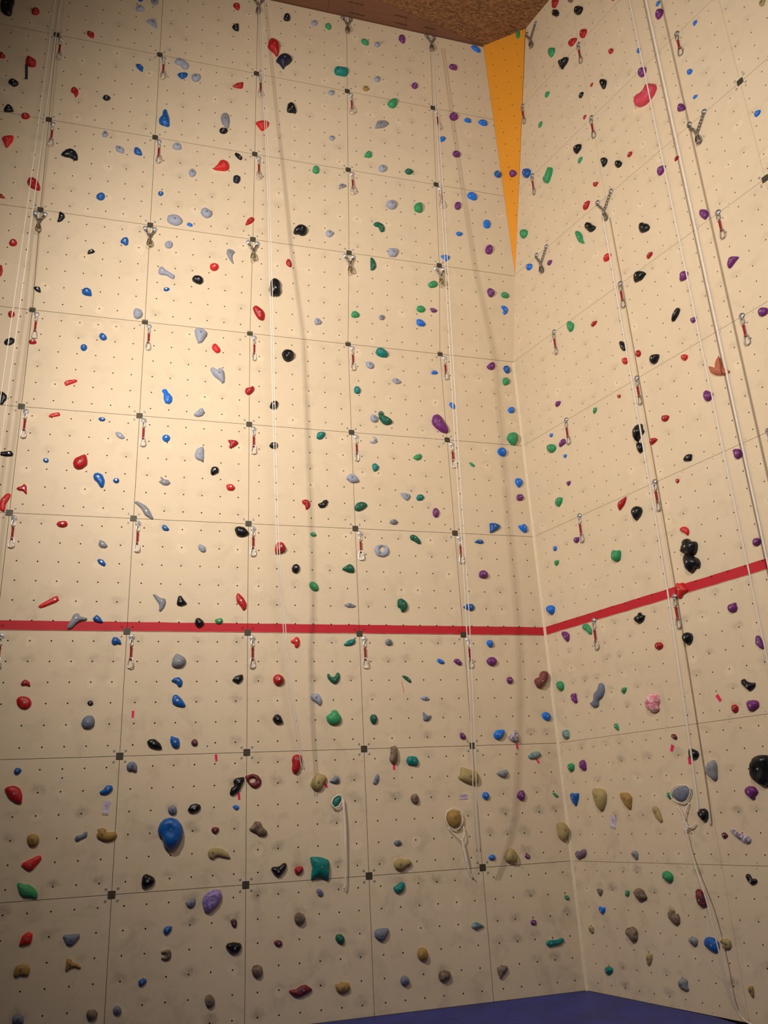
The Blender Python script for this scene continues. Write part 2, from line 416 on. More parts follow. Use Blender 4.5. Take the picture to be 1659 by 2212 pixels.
# ceiling
zc = CEIL
def ceil_poly(name, pts, mat, z, th=.03, parent=None, kind=True):
    n = len(pts); vs = [(x, y, z) for x, y in pts] + [(x, y, z + th) for x, y in pts]
    fs = [tuple(range(n))[::-1], tuple(range(n, 2 * n))] + [(i, (i + 1) % n, n + (i + 1) % n, n + i) for i in range(n)]
    o = obj(name, mesh_from(name, vs, fs, (mat,)), None, parent)
    if kind: o['kind'] = 'structure'
    return o
pr = lambda u: (CRN + E2 * u)[:2]
ceil = ceil_poly('ceiling', [(4.27, 7.95), (4.2475, 7.925), (2.72, 7.62), (-2.7, 6.558), (-2.7, 3.0), (5.9, 3.0), pr(5.57), pr(1.05)], M_osb, zc + .0)
for k, (xa, xb) in enumerate([(-2.7, -1.2), (-1.196, .4), (.404, 1.98), (1.984, 3.07), (3.074, 4.25)]):
    f = lambda x: 7.62 + (x - 2.72) * .196
    ceil_poly('plywood_board', [(xa, 7.95), (xa, f(xa) - .0), (xb, f(xb)), (xb, 7.95)], M_ply, zc - .006, .03, ceil, False)
for (x, y, l, a) in [(1.66, 7.80, .16, .05), (2.33, 7.72, .2, .03), (2.38, 7.87, .2, .02), (2.97, 7.76, .16, .03), (3.01, 7.87, .16, .02), (3.42, 7.84, .14, .0)]:
    mb = MB()
    for i in range(9):
        mb.box((-l / 2 + l * i / 8, 0, 0), (l / 8 * .62, .010 + .006 * (i % 3), .002))
    obj('printed_stamp', mb.mesh('stamp', (M_stamp,)), Matrix.Translation((x, y, zc - .0075)) @ Matrix.Rotation(a, 4, 'Z'), ceil)

# floor and mats
fl = obj('floor', MB().box((1.5, 3.0, FLOOR - .35), (9, 11.4, .1)).mesh('floor', (M_dark,))); fl['kind'] = 'structure'
def mat_poly(pts, label):
    n = len(pts); vs = []; rings = [(0, -.30), (0, -.012), (.003, -.004), (.010, 0)]
    c = Vector((sum(p[0] for p in pts) / n, sum(p[1] for p in pts) / n))
    for ins, z in rings:
        for x, y in pts:
            d = (c - Vector((x, y))).normalized() * ins; vs.append((x + d.x, y + d.y, FLOOR + z))
    fs = []
    for r in range(3):
        for i in range(n): fs.append((r * n + i, r * n + (i + 1) % n, (r + 1) * n + (i + 1) % n, (r + 1) * n + i))
    fs.append(tuple(range(3 * n, 4 * n))); fs.append(tuple(range(n))[::-1])
    o = obj('crash_mat', mesh_from('crash_mat', vs, fs, (M_vinyl,), False)); tag(o, label, 'mat', 'blue crash mats along the walls'); return o
g = .004
a0 = CRN + E2 * 1.45 + N2 * g
mat_poly([(-2.5, 8.534), (-2.5, 5.6), (4.9, 5.6), tuple(rp(1.55, 0) + N2 * .003)[:2], (4.462, 8.533)], 'blue vinyl crash mat filling the corner below both cream walls')
mat_poly([(3.3, 5.59), (3.3, 2.6), (6.0, 2.6), tuple(rp(5.4, 0) + N2 * .003)[:2], tuple(rp(3.2, 0) + N2 * .003)[:2]], 'blue vinyl crash mat at bottom right under the right wall')

# ---------------------------------------------------------------- hold builder
def chaikin(P):
    Q = []
    for i in range(len(P)):
        a, b = P[i], P[(i + 1) % len(P)]; Q.append(a * .84 + b * .16); Q.append(a * .16 + b * .84)
    return Q
def resample(P, step):
    out = []
    for i in range(len(P)):
        a, b = P[i], P[(i + 1) % len(P)]; n = max(1, int(round(np.linalg.norm(b - a) / step)))
        for k in range(n): out.append(a + (b - a) * k / n)
    return np.array(out)
def segdist(P, Q):
    """distance from points Q to closed polygon P, with inside flag"""
    A = P; B = np.roll(P, -1, 0); d = B - A
    t = np.clip(((Q[:, None, :] - A[None]) * d[None]).sum(2) / ((d * d).sum(1) + 1e-12), 0, 1)
    dist = np.linalg.norm(A[None] + d[None] * t[..., None] - Q[:, None, :], axis=2).min(1)
    x, y = Q[:, 0:1], Q[:, 1:2]
    c = (A[:, 1] > y) != (B[:, 1] > y)
    xi = d[:, 0] * (y - A[:, 1]) / np.where(d[:, 1] == 0, 1e-12, d[:, 1]) + A[:, 0]
    ins = (c & (x < xi)).sum(1) % 2 == 1
    return dist, ins
def hold_mesh(P, hole, H, dm, mat, seed, scoop):
    P = np.array(chaikin([np.array(p) for p in P])); size = np.ptp(P, axis=0).max()
    P = resample(P, size / 9); loops = [P]
    if hole is not None: loops.append(resample(np.array(chaikin([np.array(p) for p in hole])), size / 12))
    allp = []
    lo, hi = P.min(0), P.max(0); st = size / 13
    gx = np.arange(lo[0], hi[0], st); gy = np.arange(lo[1], hi[1], st * .87)
    G = np.array([(x + (st / 2 if j % 2 else 0), y) for j, y in enumerate(gy) for x in gx])
    # inset ring
    def inset(L, sgn):
        t = np.roll(L, -1, 0) - np.roll(L, 1, 0); nrm = np.stack([-t[:, 1], t[:, 0]], 1); nrm /= np.linalg.norm(nrm, axis=1)[:, None] + 1e-9
        return L + nrm * sgn * dm * .13
    ar = lambda L: .5 * np.sum(L[:, 0] * np.roll(L[:, 1], -1) - L[:, 1] * np.roll(L[:, 0], -1))
    R = inset(P, 1 if ar(P) > 0 else -1)
    if hole is not None: R = np.vstack([R, inset(loops[1], -1 if ar(loops[1]) > 0 else 1)])
    def field(Q):
        d, ins = segdist(P, Q)
        if hole is not None:
            d2, i2 = segdist(loops[1], Q); d = np.minimum(d, d2); ins = ins & ~i2
        return d, ins
    dr, ir = field(R); dg, ig = field(G)
    R = R[ir & (dr > dm * .09)]; G = G[ig & (dg > dm * .24)]
    pts = []; edges = []
    for L in loops:
        b = len(pts); pts += [tuple(q) for q in L]; edges += [(b + i, b + (i + 1) % len(L)) for i in range(len(L))]
    nb = len(pts)
    pts += [tuple(q) for q in R] + [tuple(q) for q in G]
    # centre coordinates so the CDT is well-scaled
    res = delaunay_2d_cdt([Vector((x * 10, y * 10)) for x, y in pts], edges, [], 0, 1e-6)
    V = np.array([(v.x / 10, v.y / 10) for v in res[0]]); F = [f for f in res[2]]
    C = np.array([V[list(f)].mean(0) for f in F]); _, ins = field(C)
    F = [f for f, k in zip(F, ins) if k]
    rim = set()
    for i, src in enumerate(res[3]):
        if any(s < nb for s in src): rim.add(i)
    d, _ = field(V); t = np.clip(d / dm, 0, 1)
    r = random.Random(seed); ang = r.uniform(0, 6.28)
    # incut lip: steeper towards the top, sloping below
    tilt = (V[:, 1] - lo[1]) / (hi[1] - lo[1] + 1e-9) - .45
    h = np.sqrt(np.clip(1 - (1 - t) ** 2.4, 0, 1))
    h = h * (1 + .28 * tilt)
    s = 3.2 / size; ph = r.uniform(0, 6)
    h *= 1 + .07 * np.sin(V[:, 0] * s * 3 + ph) * np.cos(V[:, 1] * s * 2.6 + ph * 2)
    if scoop is not None:
        sx, sy, sr, sd = scoop
        q = ((V[:, 0] - sx) ** 2 + (V[:, 1] - sy) ** 2) / (sr * size * .5) ** 2
        h *= 1 - sd * np.exp(-q * 1.2)
    elif size > .11:
        q = ((V[:, 0] - .15 * size * math.cos(ang)) ** 2 + (V[:, 1] - .22 * size) ** 2) / (.22 * size) ** 2
        h *= 1 - .22 * np.exp(-q)
    # laplacian smoothing of the height
    nbr = [set() for _ in range(len(V))]
    for f in F:
        for i in range(len(f)):
            a, b = f[i], f[(i + 1) % len(f)]; nbr[a].add(b); nbr[b].add(a)
    for _ in range(3):
        h2 = h.copy()
        for i in range(len(V)):
            if nbr[i] and i not in rim: h2[i] = .45 * h[i] + .55 * np.mean([h[k] for k in nbr[i]])
        h = h2
    z = H * (.30 + .70 * h)
    for i in rim: z[i] = H * .30
    verts = [(V[i, 0], V[i, 1], float(z[i])) for i in range(len(V))]
    # skirt down to the wall
    ec = {}
    for f in F:
        for i in range(len(f)):
            a, b = f[i], f[(i + 1) % len(f)]; k = (min(a, b), max(a, b)); ec.setdefault(k, []).append((a, b))
    low = {}; faces = [tuple(f) for f in F]
    ar2 = sum((V[f[1], 0] - V[f[0], 0]) * (V[f[2], 1] - V[f[0], 1]) - (V[f[1], 1] - V[f[0], 1]) * (V[f[2], 0] - V[f[0], 0]) for f in F[:20])
    if ar2 < 0: faces = [f[::-1] for f in faces]
    cen = V.mean(0)
    for k, l in ec.items():
        if len(l) == 1:
            a, b = l[0]
            if ar2 < 0: a, b = b, a
            for q in (a, b):
                if q not in low: low[q] = len(verts); verts.append((V[q, 0], V[q, 1], 0.0))
            faces.append((b, a, low[a], low[b]))
    m = mesh_from('hold', verts, faces, (mat,), True)
    return m, V, z
# recessed bolt: socket ring, steel head, hex recess
def bolt_mesh(name, mats):
    mb = MB()
    mb.lathe([(.0125, -.004), (.0125, .0012), (.0098, .0016), (.0092, -.002)], 12, 1)
    mb.lathe([(.0088, -.003), (.0088, .0022), (.0078, .0032), (.0046, .0032), (.0046, .0005)], 12, 0)
    mb.lathe([(.0045, .0006), (.0001, .0006)], 6, 1)
    return mb.mesh(name, mats)
B_shiny = bolt_mesh('hold_bolt', (M_steel, M_nut)); B_dull = bolt_mesh('hold_bolt_dull', (M_steel2, M_nut))

TABLE = """R|X|2.676,7.442,0.099,0.038,-0.017,0.082|large pink oval hold, right wall third strip, fifth row above red stripe|pink holds on the right wall|-141,-24 -97,-76 -25,-110 45,-105 109,-80 151,-35 151,23 90,85 49,101 -1,50 -64,75 -120,69 -146,27||0,0.0,0.35,0.3
A|B|0.339,-1.902,0.130,0.010,0.022,0.100|large blue rounded hold, left wall third column, second row below red stripe|blue holds on the left wall|-99,-8 -73,-30 -44,-112 0,-153 53,-138 104,-80 128,-10 115,53 65,113 0,131 -53,121 -89,84 -108,28||-0.02,0.02,0.5,0.6
R|Z|0.710,1.062,0.052,0.023,0.012,0.048|large slate grey curved hold, right wall corner strip, row just below red stripe|slate grey holds on the right wall|-78,-122 -18,-112 -6,-53 57,-27 96,28 96,88 67,117 31,111 16,65 -58,19 -64,-45 -140,-70||
A|T|1.751,-2.313,0.073,0.024,0.024,0.080|large teal curved hold, left wall fourth column, second row below red stripe|teal holds on the left wall|-75,73 -59,20 -71,-31 -76,-88 -43,-64 14,-52 65,-87 96,-99 106,10 104,81 18,115 -80,121||0,0.3,0.35,0.3
A|P|3.368,2.602,0.068,-0.020,0.018,0.072|large purple oval hold, left wall fifth column, third row above red stripe|purple holds on the left wall|-90,-10 -55,-54 10,-104 69,-119 105,-98 103,-44 48,46 14,114 -30,126 -76,107 -98,36||
A|G|-0.055,1.313,0.026,0.034,-0.027,0.033|large grey long hold, left wall third column, second row above red stripe|grey holds on the left wall|-62,42 -18,-1 21,-72 88,-112 114,-109 66,-10 21,40 -58,80 -82,81 -89,61||
C|R|1.272,2.853,0.078,-0.004,0.005,0.074|large red oval hold, left wall fourth column, seventh row above red stripe|red holds on the left wall|-64,-42 6,-96 38,-144 60,-102 73,5 64,73 9,113 -37,118 -67,87 -83,-12||
R|N|1.419,6.402,0.034,0.002,-0.005,0.037|large green long hold, right wall second strip, fourth row above red stripe|green holds on the right wall|-55,78 -44,22 -23,-54 28,-114 60,-130 42,-81 42,-8 20,60 -20,109 -50,118||
R|F|2.848,3.866,0.046,-0.006,-0.029,0.045|large terracotta curved hold, right wall third strip, second row above red stripe|terracotta holds on the right wall|-91,30 -85,-9 -48,-56 2,-87 72,-112 116,-101 73,-45 47,-18 47,23 42,85 28,105 -15,65 -28,7 -63,45 -97,66||
R|K|2.460,0.190,0.090,0.002,0.010,0.092|large black oval hold, right wall third strip, second row below red stripe|black holds on the right wall|-99,-64 -60,-90 -19,-123 19,-134 67,-98 95,-3 107,81 88,116 22,123 -36,111 -80,71 -102,10||0,0,0.55,0.6
C|K|-1.909,2.639,0.059,-0.018,0.034,0.065|large black oval hold, left wall first column, seventh row above red stripe|black holds on the left wall|-81,-6 -70,-61 -26,-106 29,-113 50,-86 55,54 68,99 62,130 -86,90||
C|B|-0.046,1.496,0.063,-0.004,-0.047,0.060|large blue long hold, left wall third column, sixth row above red stripe|blue holds on the left wall|-26,28 -69,-38 -59,-101 39,-125 61,-109 54,-13 28,63 14,110 -13,107 -29,76||
A|S|3.377,-1.507,0.069,0.009,-0.006,0.066|large sand yellow oval hold, left wall fifth column, second row below red stripe, upper right|sand yellow holds on the left wall|-51,-59 38,-86 98,-73 112,3 95,39 -1,66 -77,99 -90,22 -123,-12||
C|D|1.400,2.657,0.082,0.009,0.027,0.077|large navy oval hold, left wall fourth column, seventh row above red stripe|navy holds on the left wall|-58,-43 -27,-79 2,-121 19,-70 79,-14 119,54 45,116 -16,108 -61,67 -102,-18||
B|K|1.336,0.595,0.089,-0.000,-0.013,0.068|large black oval hold, left wall fourth column, fourth row above red stripe|black holds on the left wall|-74,-23 -62,-51 -39,-100 -11,-99 17,-81 46,-90 73,-42 67,-6 65,68 39,116 -11,129 -46,113 -63,67||
R|S|0.548,0.042,0.073,-0.001,0.015,0.076|large sand yellow oval hold, right wall corner strip, second row below red stripe|sand yellow holds on the right wall|-73,-14 -40,-103 -5,-124 27,-105 73,-35 89,30 68,75 14,92 -63,100 -90,83||
A|L|0.689,3.016,0.064,0.013,-0.015,0.054|large pale grey long hold, left wall third column, third row above red stripe|pale grey holds on the left wall|-50,-34 18,-87 52,-117 76,-111 69,22 41,65 8,64 -14,29 -39,61 -72,65 -88,44||
A|J|4.347,-0.500,0.072,-0.012,-0.028,0.049|large brick red oval hold, left wall corner column, row just below red stripe|brick red holds on the left wall|-63,-93 -22,-103 18,-69 59,-24 83,35 78,84 29,92 -5,69 -22,19 -65,11 -90,-22||
A|S|0.795,-2.117,0.037,-0.055,0.014,0.041|large sand yellow curved hold, left wall third column, second row below red stripe|sand yellow holds on the left wall|-90,-18 -57,-45 -14,-15 40,-26 95,-44 115,-40 89,7 28,47 -27,60 -81,50 -100,24||
A|V|0.745,-2.505,0.064,-0.001,0.004,0.070|large marbled lavender oval hold, left wall third column, bottom row|marbled lavender holds on the left wall|-66,-95 -24,-103 34,-63 76,-16 91,32 74,81 20,88 -33,70 -80,29 -91,-24||0,0,0.4,0.35
C|G|2.711,1.968,0.040,-0.014,0.002,0.050|large grey long hold, left wall fifth column, sixth row above red stripe|grey holds on the left wall|-69,-70 44,-31 110,39 54,78 -52,49 -88,-65||
A|M|1.569,-3.324,0.040,0.017,0.004,0.039|large maroon long hold, left wall fourth column, bottom row|maroon holds on the left wall|-77,-31 -23,-50 31,-32 92,-9 101,4 44,46 0,42 -44,18 -123,11||
C|G|0.682,1.614,0.041,-0.002,0.009,0.053|large grey long hold, left wall third column, sixth row above red stripe|grey holds on the left wall|-40,-62 12,-102 41,-110 55,-9 38,80 -2,106 -44,80 -60,18||
A|N|-0.852,-2.321,0.038,-0.015,0.005,0.049|large green long hold, left wall second column, second row below red stripe|green holds on the left wall|-68,-14 -27,-50 16,-48 65,-66 82,-62 83,-24 58,15 2,54 -37,55 -80,76 -95,63||
R|Z|1.583,0.037,0.051,0.005,0.001,0.065|large slate grey oval hold, right wall second strip, second row below red stripe|slate grey holds on the right wall|-96,-24 -43,-59 6,-67 51,-53 94,-9 114,36 76,67 -17,65 -83,39 -102,6||0,0.02,0.5,0.35
A|K|0.957,-1.507,0.041,0.021,0.032,0.039|large black long hold, left wall third column, second row below red stripe|black holds on the left wall|-41,-94 26,-53 54,5 76,59 70,78 -9,67 -34,41 -20,-3 -53,-23 -67,-77||
A|G|-0.628,0.098,0.041,-0.003,0.027,0.040|large grey curved hold, left wall second column, row just above red stripe|grey holds on the left wall|-73,-84 -36,-72 -1,-27 41,3 95,10 99,33 38,44 8,81 -30,67 -57,-4 -84,-51||
C|O|0.659,0.946,0.066,0.013,0.006,0.063|large bright red oval hold, left wall third column, fifth row above red stripe|bright red holds on the left wall|-75,-70 38,-61 80,-36 85,12 62,63 4,84 -31,63 -57,3 -106,-60||
A|L|0.477,3.499,0.066,0.007,0.013,0.064|large pale grey oval hold, left wall third column, third row above red stripe|pale grey holds on the left wall|-56,-7 -37,-66 -22,-115 20,-98 58,-32 81,32 69,54 1,92 -46,86 -67,53||
R|W|2.140,-0.333,0.031,0.052,-0.026,0.030|large marbled white curved hold, right wall third strip, second row below red stripe|marbled white holds on the right wall|-70,14 -25,-19 7,-40 47,-58 78,-49 92,-20 63,10 11,11 -35,35 -67,63 -102,54||
A|O|-1.392,1.326,0.025,-0.017,0.005,0.032|large bright red long hold, left wall first column, second row above red stripe|bright red holds on the left wall|-44,-107 1,-121 3,-35 35,31 43,69 24,84 -7,73 -55,6||
B|L|0.063,0.626,0.038,-0.042,0.012,0.041|large pale grey curved hold, left wall third column, fourth row above red stripe|pale grey holds on the left wall|-63,-30 3,-28 78,-66 97,-44 95,-16 27,19 -14,42 -48,73 -81,62 -93,-12||
A|O|-0.898,0.280,0.021,0.055,0.028,0.027|large bright red long hold, left wall second column, row just above red stripe|bright red holds on the left wall|-72,-62 97,18 73,79 -98,-36||
A|T|4.171,-3.140,0.032,-0.048,-0.007,0.028|large teal long hold, left wall corner column, bottom row|teal holds on the left wall|-76,-38 3,-32 63,-21 102,8 90,32 22,18 -16,23 -82,18 -105,-7||
R|K|2.153,2.103,0.087,-0.002,0.006,0.064|large black oval hold, right wall third strip, row just above red stripe|black holds on the right wall|-76,39 -68,-5 -58,-58 -29,-91 9,-84 34,-53 75,-68 93,-23 79,22 41,53 4,88 -38,104 -67,78||
R|N|1.076,7.608,0.068,-0.019,-0.024,0.054|large green oval hold, right wall second strip, fifth row above red stripe|green holds on the right wall|-72,-65 -28,-101 8,-76 54,-20 81,43 64,78 22,98 -28,31 -100,12||
C|T|2.167,2.679,0.072,-0.017,0.001,0.062|large teal oval hold, left wall fourth column, seventh row above red stripe|teal holds on the left wall|-75,-59 -12,-61 67,-59 102,5 96,54 -15,64 -70,54 -93,3||
R|K|1.601,6.416,0.047,-0.014,0.018,0.040|large black long hold, right wall second strip, fourth row above red stripe|black holds on the right wall|-72,37 -47,-5 -18,-61 25,-79 74,-71 79,-45 42,-1 14,54 -31,96 -67,76||
B|R|1.153,0.265,0.048,0.005,-0.000,0.053|large red long hold, left wall fourth column, fourth row above red stripe|red holds on the left wall|-47,-18 -3,-78 39,-91 63,-78 69,-4 42,44 -29,90 -57,84 -77,52||
A|R|-1.041,-1.508,0.043,0.002,0.006,0.055|large red oval hold, left wall second column, second row below red stripe|red holds on the left wall|-48,-23 -16,-50 45,-83 70,-79 71,-8 42,54 -9,78 -67,68 -87,44||
R|K|2.153,2.261,0.078,0.000,0.003,0.058|large black rounded hold, right wall third strip, row just above red stripe|black holds on the right wall|-94,-21 -62,-47 -16,-51 22,-85 60,-81 86,-46 100,0 91,31 43,45 15,82 -20,92 -60,63 -65,22 -99,-3||
A|R|0.985,0.321,0.031,-0.005,0.015,0.040|large red long hold, left wall third column, row just above red stripe|red holds on the left wall|-47,1 -9,-42 22,-92 52,-66 57,-16 20,53 -39,103 -56,58||
R|K|1.797,3.632,0.080,0.001,0.008,0.058|large black oval hold, right wall second strip, second row above red stripe|black holds on the right wall|-68,-14 -55,-57 -35,-95 4,-61 35,-39 73,-16 57,23 62,78 19,86 -30,72 -63,23||
B|G|0.801,0.955,0.029,-0.013,0.029,0.037|large grey curved hold, left wall third column, fourth row above red stripe|grey holds on the left wall|-30,-35 14,-96 35,-108 15,-44 17,9 44,43 30,64 -20,79 -50,67 -57,21||
A|G|0.159,0.304,0.032,0.016,0.006,0.035|large grey curved hold, left wall third column, row just above red stripe|grey holds on the left wall|-34,20 -3,-29 -6,-90 11,-95 44,-52 60,-3 52,40 5,45 -54,86 -75,78||
A|b|0.132,2.669,0.040,0.018,-0.028,0.044|large bright blue long hold, left wall third column, third row above red stripe|bright blue holds on the left wall|-31,24 -32,-35 -11,-91 34,-98 61,-62 62,-4 15,43 -5,82 -37,82 -55,58||
C|K|-1.075,0.761,0.051,0.011,0.024,0.055|large black oval hold, left wall second column, fifth row above red stripe|black holds on the left wall|-54,-31 -15,-28 4,-35 51,-58 82,-47 78,13 49,68 -10,90 -78,43 -108,-16||
A|S|4.387,-2.091,0.075,0.013,-0.003,0.062|large sand yellow oval hold, left wall corner column, second row below red stripe|sand yellow holds on the left wall|-54,11 -51,-65 1,-114 62,-54 82,4 39,70 -26,79 -53,69||
A|R|1.546,-1.323,0.057,0.009,0.038,0.049|large red long hold, left wall fourth column, second row below red stripe|red holds on the left wall|-37,-9 -45,-53 -37,-81 -2,-102 27,-67 46,-11 64,44 53,79 6,88 -30,76 -45,37||
R|K|1.610,9.881,0.039,-0.014,0.024,0.037|large black long hold, right wall second strip, seventh row above red stripe|black holds on the right wall|-54,17 1,-63 44,-85 57,-47 37,26 -28,95 -56,57||
R|Y|0.901,0.012,0.052,0.004,0.009,0.054|large ochre oval hold, right wall second strip, second row below red stripe|ochre holds on the right wall|-44,-20 -7,-71 35,-93 55,-31 69,18 28,65 -55,71 -81,61||
C|R|-1.441,0.310,0.050,-0.006,0.017,0.055|large red oval hold, left wall first column, fifth row above red stripe|red holds on the left wall|-56,-20 -23,-51 41,-70 74,-68 75,-26 38,57 -21,88 -56,69 -71,22||
A|S|2.604,-2.313,0.054,-0.035,-0.005,0.052|large sand yellow oval hold, left wall fifth column, second row below red stripe, lower left|sand yellow holds on the left wall|-81,-42 -34,-61 15,-48 41,-20 78,-15 92,11 63,40 20,37 -27,51 -71,41 -97,7||
A|R|-0.711,1.799,0.058,-0.004,-0.005,0.063|large red oval hold, left wall second column, second row above red stripe|red holds on the left wall|-64,-59 -28,-83 18,-73 67,-23 63,36 49,82 30,93 -60,40 -77,-14||
A|Y|-0.234,-1.887,0.041,-0.027,-0.004,0.040|large ochre long hold, left wall second column, second row below red stripe|ochre holds on the left wall|-66,-28 -34,-45 28,-66 88,-47 107,-12 90,19 15,13 6,43 -31,57 -69,47 -59,22 -76,-3||
C|K|1.633,0.201,0.082,0.011,0.013,0.065|large black oval hold, left wall fourth column, fifth row above red stripe|black holds on the left wall|-74,-53 -16,-45 13,-60 57,-51 88,-2 84,44 31,86 -27,75 -69,31 -87,-24||
R|X|1.432,0.886,0.082,-0.017,0.002,0.071|large pink rounded hold, right wall second strip, row just below red stripe|pink holds on the right wall|-82,-46 -42,-83 12,-89 53,-70 46,-38 75,15 69,55 38,84 -7,94 -71,58 -91,20||
A|S|1.769,-1.497,0.062,-0.010,-0.016,0.060|large sand yellow oval hold, left wall fourth column, second row below red stripe|sand yellow holds on the left wall|-62,-71 -9,-95 27,-74 52,-25 87,24 66,53 24,66 -5,84 -30,45 -60,24 -88,-31||
C|L|0.120,2.317,0.043,-0.025,0.032,0.046|large pale grey oval hold, left wall third column, sixth row above red stripe|pale grey holds on the left wall|-68,-16 -11,-20 4,-50 41,-75 83,-49 95,-5 35,58 -30,85 -65,60 -84,14||
A|Q|2.567,-1.270,0.060,-0.002,-0.028,0.041|large brown long hold, left wall fifth column, second row below red stripe|brown holds on the left wall|-26,-84 11,-85 38,-51 43,-5 38,78 8,94 -28,80 -33,21 -49,-48||
C|L|0.122,0.104,0.054,0.008,0.002,0.067|large pale grey oval hold, left wall third column, fifth row above red stripe|pale grey holds on the left wall|-73,-33 -32,-57 29,-70 82,-39 100,9 57,63 -11,75 -70,50 -82,3||
A|L|0.508,1.985,0.043,0.000,-0.008,0.047|large pale grey long hold, left wall third column, second row above red stripe|pale grey holds on the left wall|-36,-58 9,-76 49,-87 45,88 17,90 -33,54 -50,-10||
A|B|-0.517,1.610,0.042,-0.007,0.027,0.045|large blue long hold, left wall second column, second row above red stripe|blue holds on the left wall|-49,4 -15,-27 12,-71 34,-87 52,-69 60,-2 32,63 -16,82 -50,70 -60,37||
A|L|2.552,0.951,0.031,-0.032,-0.037,0.030|large pale grey ring-shaped hold, left wall fifth column, row just above red stripe|pale grey holds on the left wall|-61,-63 7,-79 70,-52 89,4 62,59 -6,74 -69,54 -92,4|-29,27 -1,52 30,37 31,2 3,-23 -24,-7|
R|G|1.964,0.224,0.060,0.002,0.006,0.053|large grey oval hold, right wall third strip, second row below red stripe|grey holds on the right wall|-72,-6 -49,-34 -12,-75 14,-93 42,-71 55,-2 61,43 43,83 12,79 -30,56 -64,19||
C|O|-1.764,0.821,0.046,0.005,0.013,0.048|large bright red triangular hold, left wall first column, fifth row above red stripe|bright red holds on the left wall|-27,-38 -7,-89 13,-85 64,11 65,79 -4,62 -46,44 -56,16||
A|Q|1.167,-1.918,0.048,-0.008,0.024,0.046|large brown oval hold, left wall fourth column, second row below red stripe|brown holds on the left wall|-74,-5 -29,-23 0,-51 33,-58 78,-55 90,-24 44,21 22,70 -29,75 -51,41 -85,8||
B|E|2.566,1.092,0.033,0.002,-0.024,0.037|large dark green long hold, left wall fifth column, fourth row above red stripe|dark green holds on the left wall|-33,-93 12,-79 42,-36 26,41 -12,83 -35,84||
A|M|1.120,-1.466,0.030,0.045,-0.023,0.029|large maroon ring-shaped hold, left wall fourth column, second row below red stripe|maroon holds on the left wall|-59,-16 -18,-61 22,-77 73,-48 79,1 44,46 -8,62 -48,52 -85,40|-47,0 -25,25 10,26 24,-2 10,-24 -24,-25|
R|K|1.605,8.998,0.069,0.001,0.004,0.054|large black rounded hold, right wall second strip, sixth row above red stripe|black holds on the right wall|-59,19 -49,-43 -30,-76 -3,-57 50,-50 88,-18 86,22 24,53 -39,83 -69,68||
A|E|2.678,2.594,0.062,0.009,-0.009,0.048|large dark green oval hold, left wall fifth column, third row above red stripe|dark green holds on the left wall|-41,-41 1,-65 59,-48 86,-13 53,23 -4,52 -68,61 -86,31||
R|K|1.981,9.522,0.058,-0.003,0.005,0.049|large black oval hold, right wall third strip, seventh row above red stripe|black holds on the right wall|-60,5 -25,-55 18,-80 63,-57 72,-17 21,58 -28,91 -61,54||
A|N|4.326,2.478,0.077,-0.000,0.010,0.066|large green rounded hold, left wall corner column, third row above red stripe|green holds on the left wall|-60,-34 -32,-72 13,-88 47,-45 74,11 71,66 11,90 -45,68 -78,4||
A|Y|3.179,-1.922,0.076,-0.004,0.011,0.073|large ochre rounded hold, left wall fifth column, second row below red stripe|ochre holds on the left wall|-57,-56 -9,-87 35,-78 68,-34 73,22 48,75 -8,89 -66,63 -83,7||0,0.25,0.4,0.5
R|B|0.706,7.948,0.066,-0.006,0.002,0.057|large blue oval hold, right wall corner strip, sixth row above red stripe|blue holds on the right wall|-63,-22 -8,-82 49,-70 71,-19 40,41 -26,86 -63,66||
A|O|-0.830,-2.090,0.033,-0.023,-0.020,0.043|large bright red long hold, left wall second column, second row below red stripe|bright red holds on the left wall|-17,-80 71,26 55,62 -110,-9||
R|K|2.330,5.888,0.049,0.005,-0.016,0.047|medium black oval hold, right wall third strip, fourth row above red stripe|black holds on the right wall|-60,-3 -47,-43 6,-67 50,-74 74,-47 53,9 19,35 -2,67 -35,78 -57,44||
R|K|2.147,8.129,0.043,0.010,-0.006,0.042|medium black long hold, right wall third strip, sixth row above red stripe|black holds on the right wall|-34,-4 -16,-72 8,-81 35,-54 56,-3 22,58 -24,91 -47,66||
A|B|3.956,1.297,0.043,0.002,0.002,0.047|medium blue triangular hold, left wall corner column, second row above red stripe|blue holds on the left wall|-51,-7 -61,-84 52,-25 86,20 29,50 -54,47||
C|O|1.153,1.638,0.061,-0.012,-0.012,0.056|medium bright red rounded hold, left wall fourth column, sixth row above red stripe|bright red holds on the left wall|-21,-92 22,-63 65,-6 71,44 19,67 -54,37 -102,12||
C|N|2.874,2.336,0.064,-0.010,-0.016,0.053|medium green oval hold, left wall fifth column, sixth row above red stripe|green holds on the left wall|-37,-68 20,-71 66,2 65,71 11,73 -53,24 -73,-31||
R|K|2.151,5.360,0.059,-0.004,0.007,0.056|medium black oval hold, right wall third strip, third row above red stripe|black holds on the right wall|-65,1 -61,-39 -23,-46 24,-58 57,-41 97,-22 64,29 7,69 -39,70 -61,36||
R|R|1.420,2.967,0.035,0.000,0.004,0.037|medium red long hold, right wall second strip, row just above red stripe|red holds on the right wall|-54,-35 -41,-66 -13,-49 32,-21 68,28 73,59 19,44 -27,36 -57,4||
A|K|-1.526,2.479,0.032,0.000,0.009,0.036|medium black triangular hold, left wall first column, third row above red stripe|black holds on the left wall|-30,-76 -6,-80 17,-30 46,1 28,33 -10,71 -45,81||
R|S|1.259,-0.127,0.029,-0.007,0.015,0.036|medium sand yellow long hold, right wall second strip, second row below red stripe|sand yellow holds on the right wall|-40,-3 -6,-57 29,-80 51,-65 35,15 9,63 -24,75 -54,52||
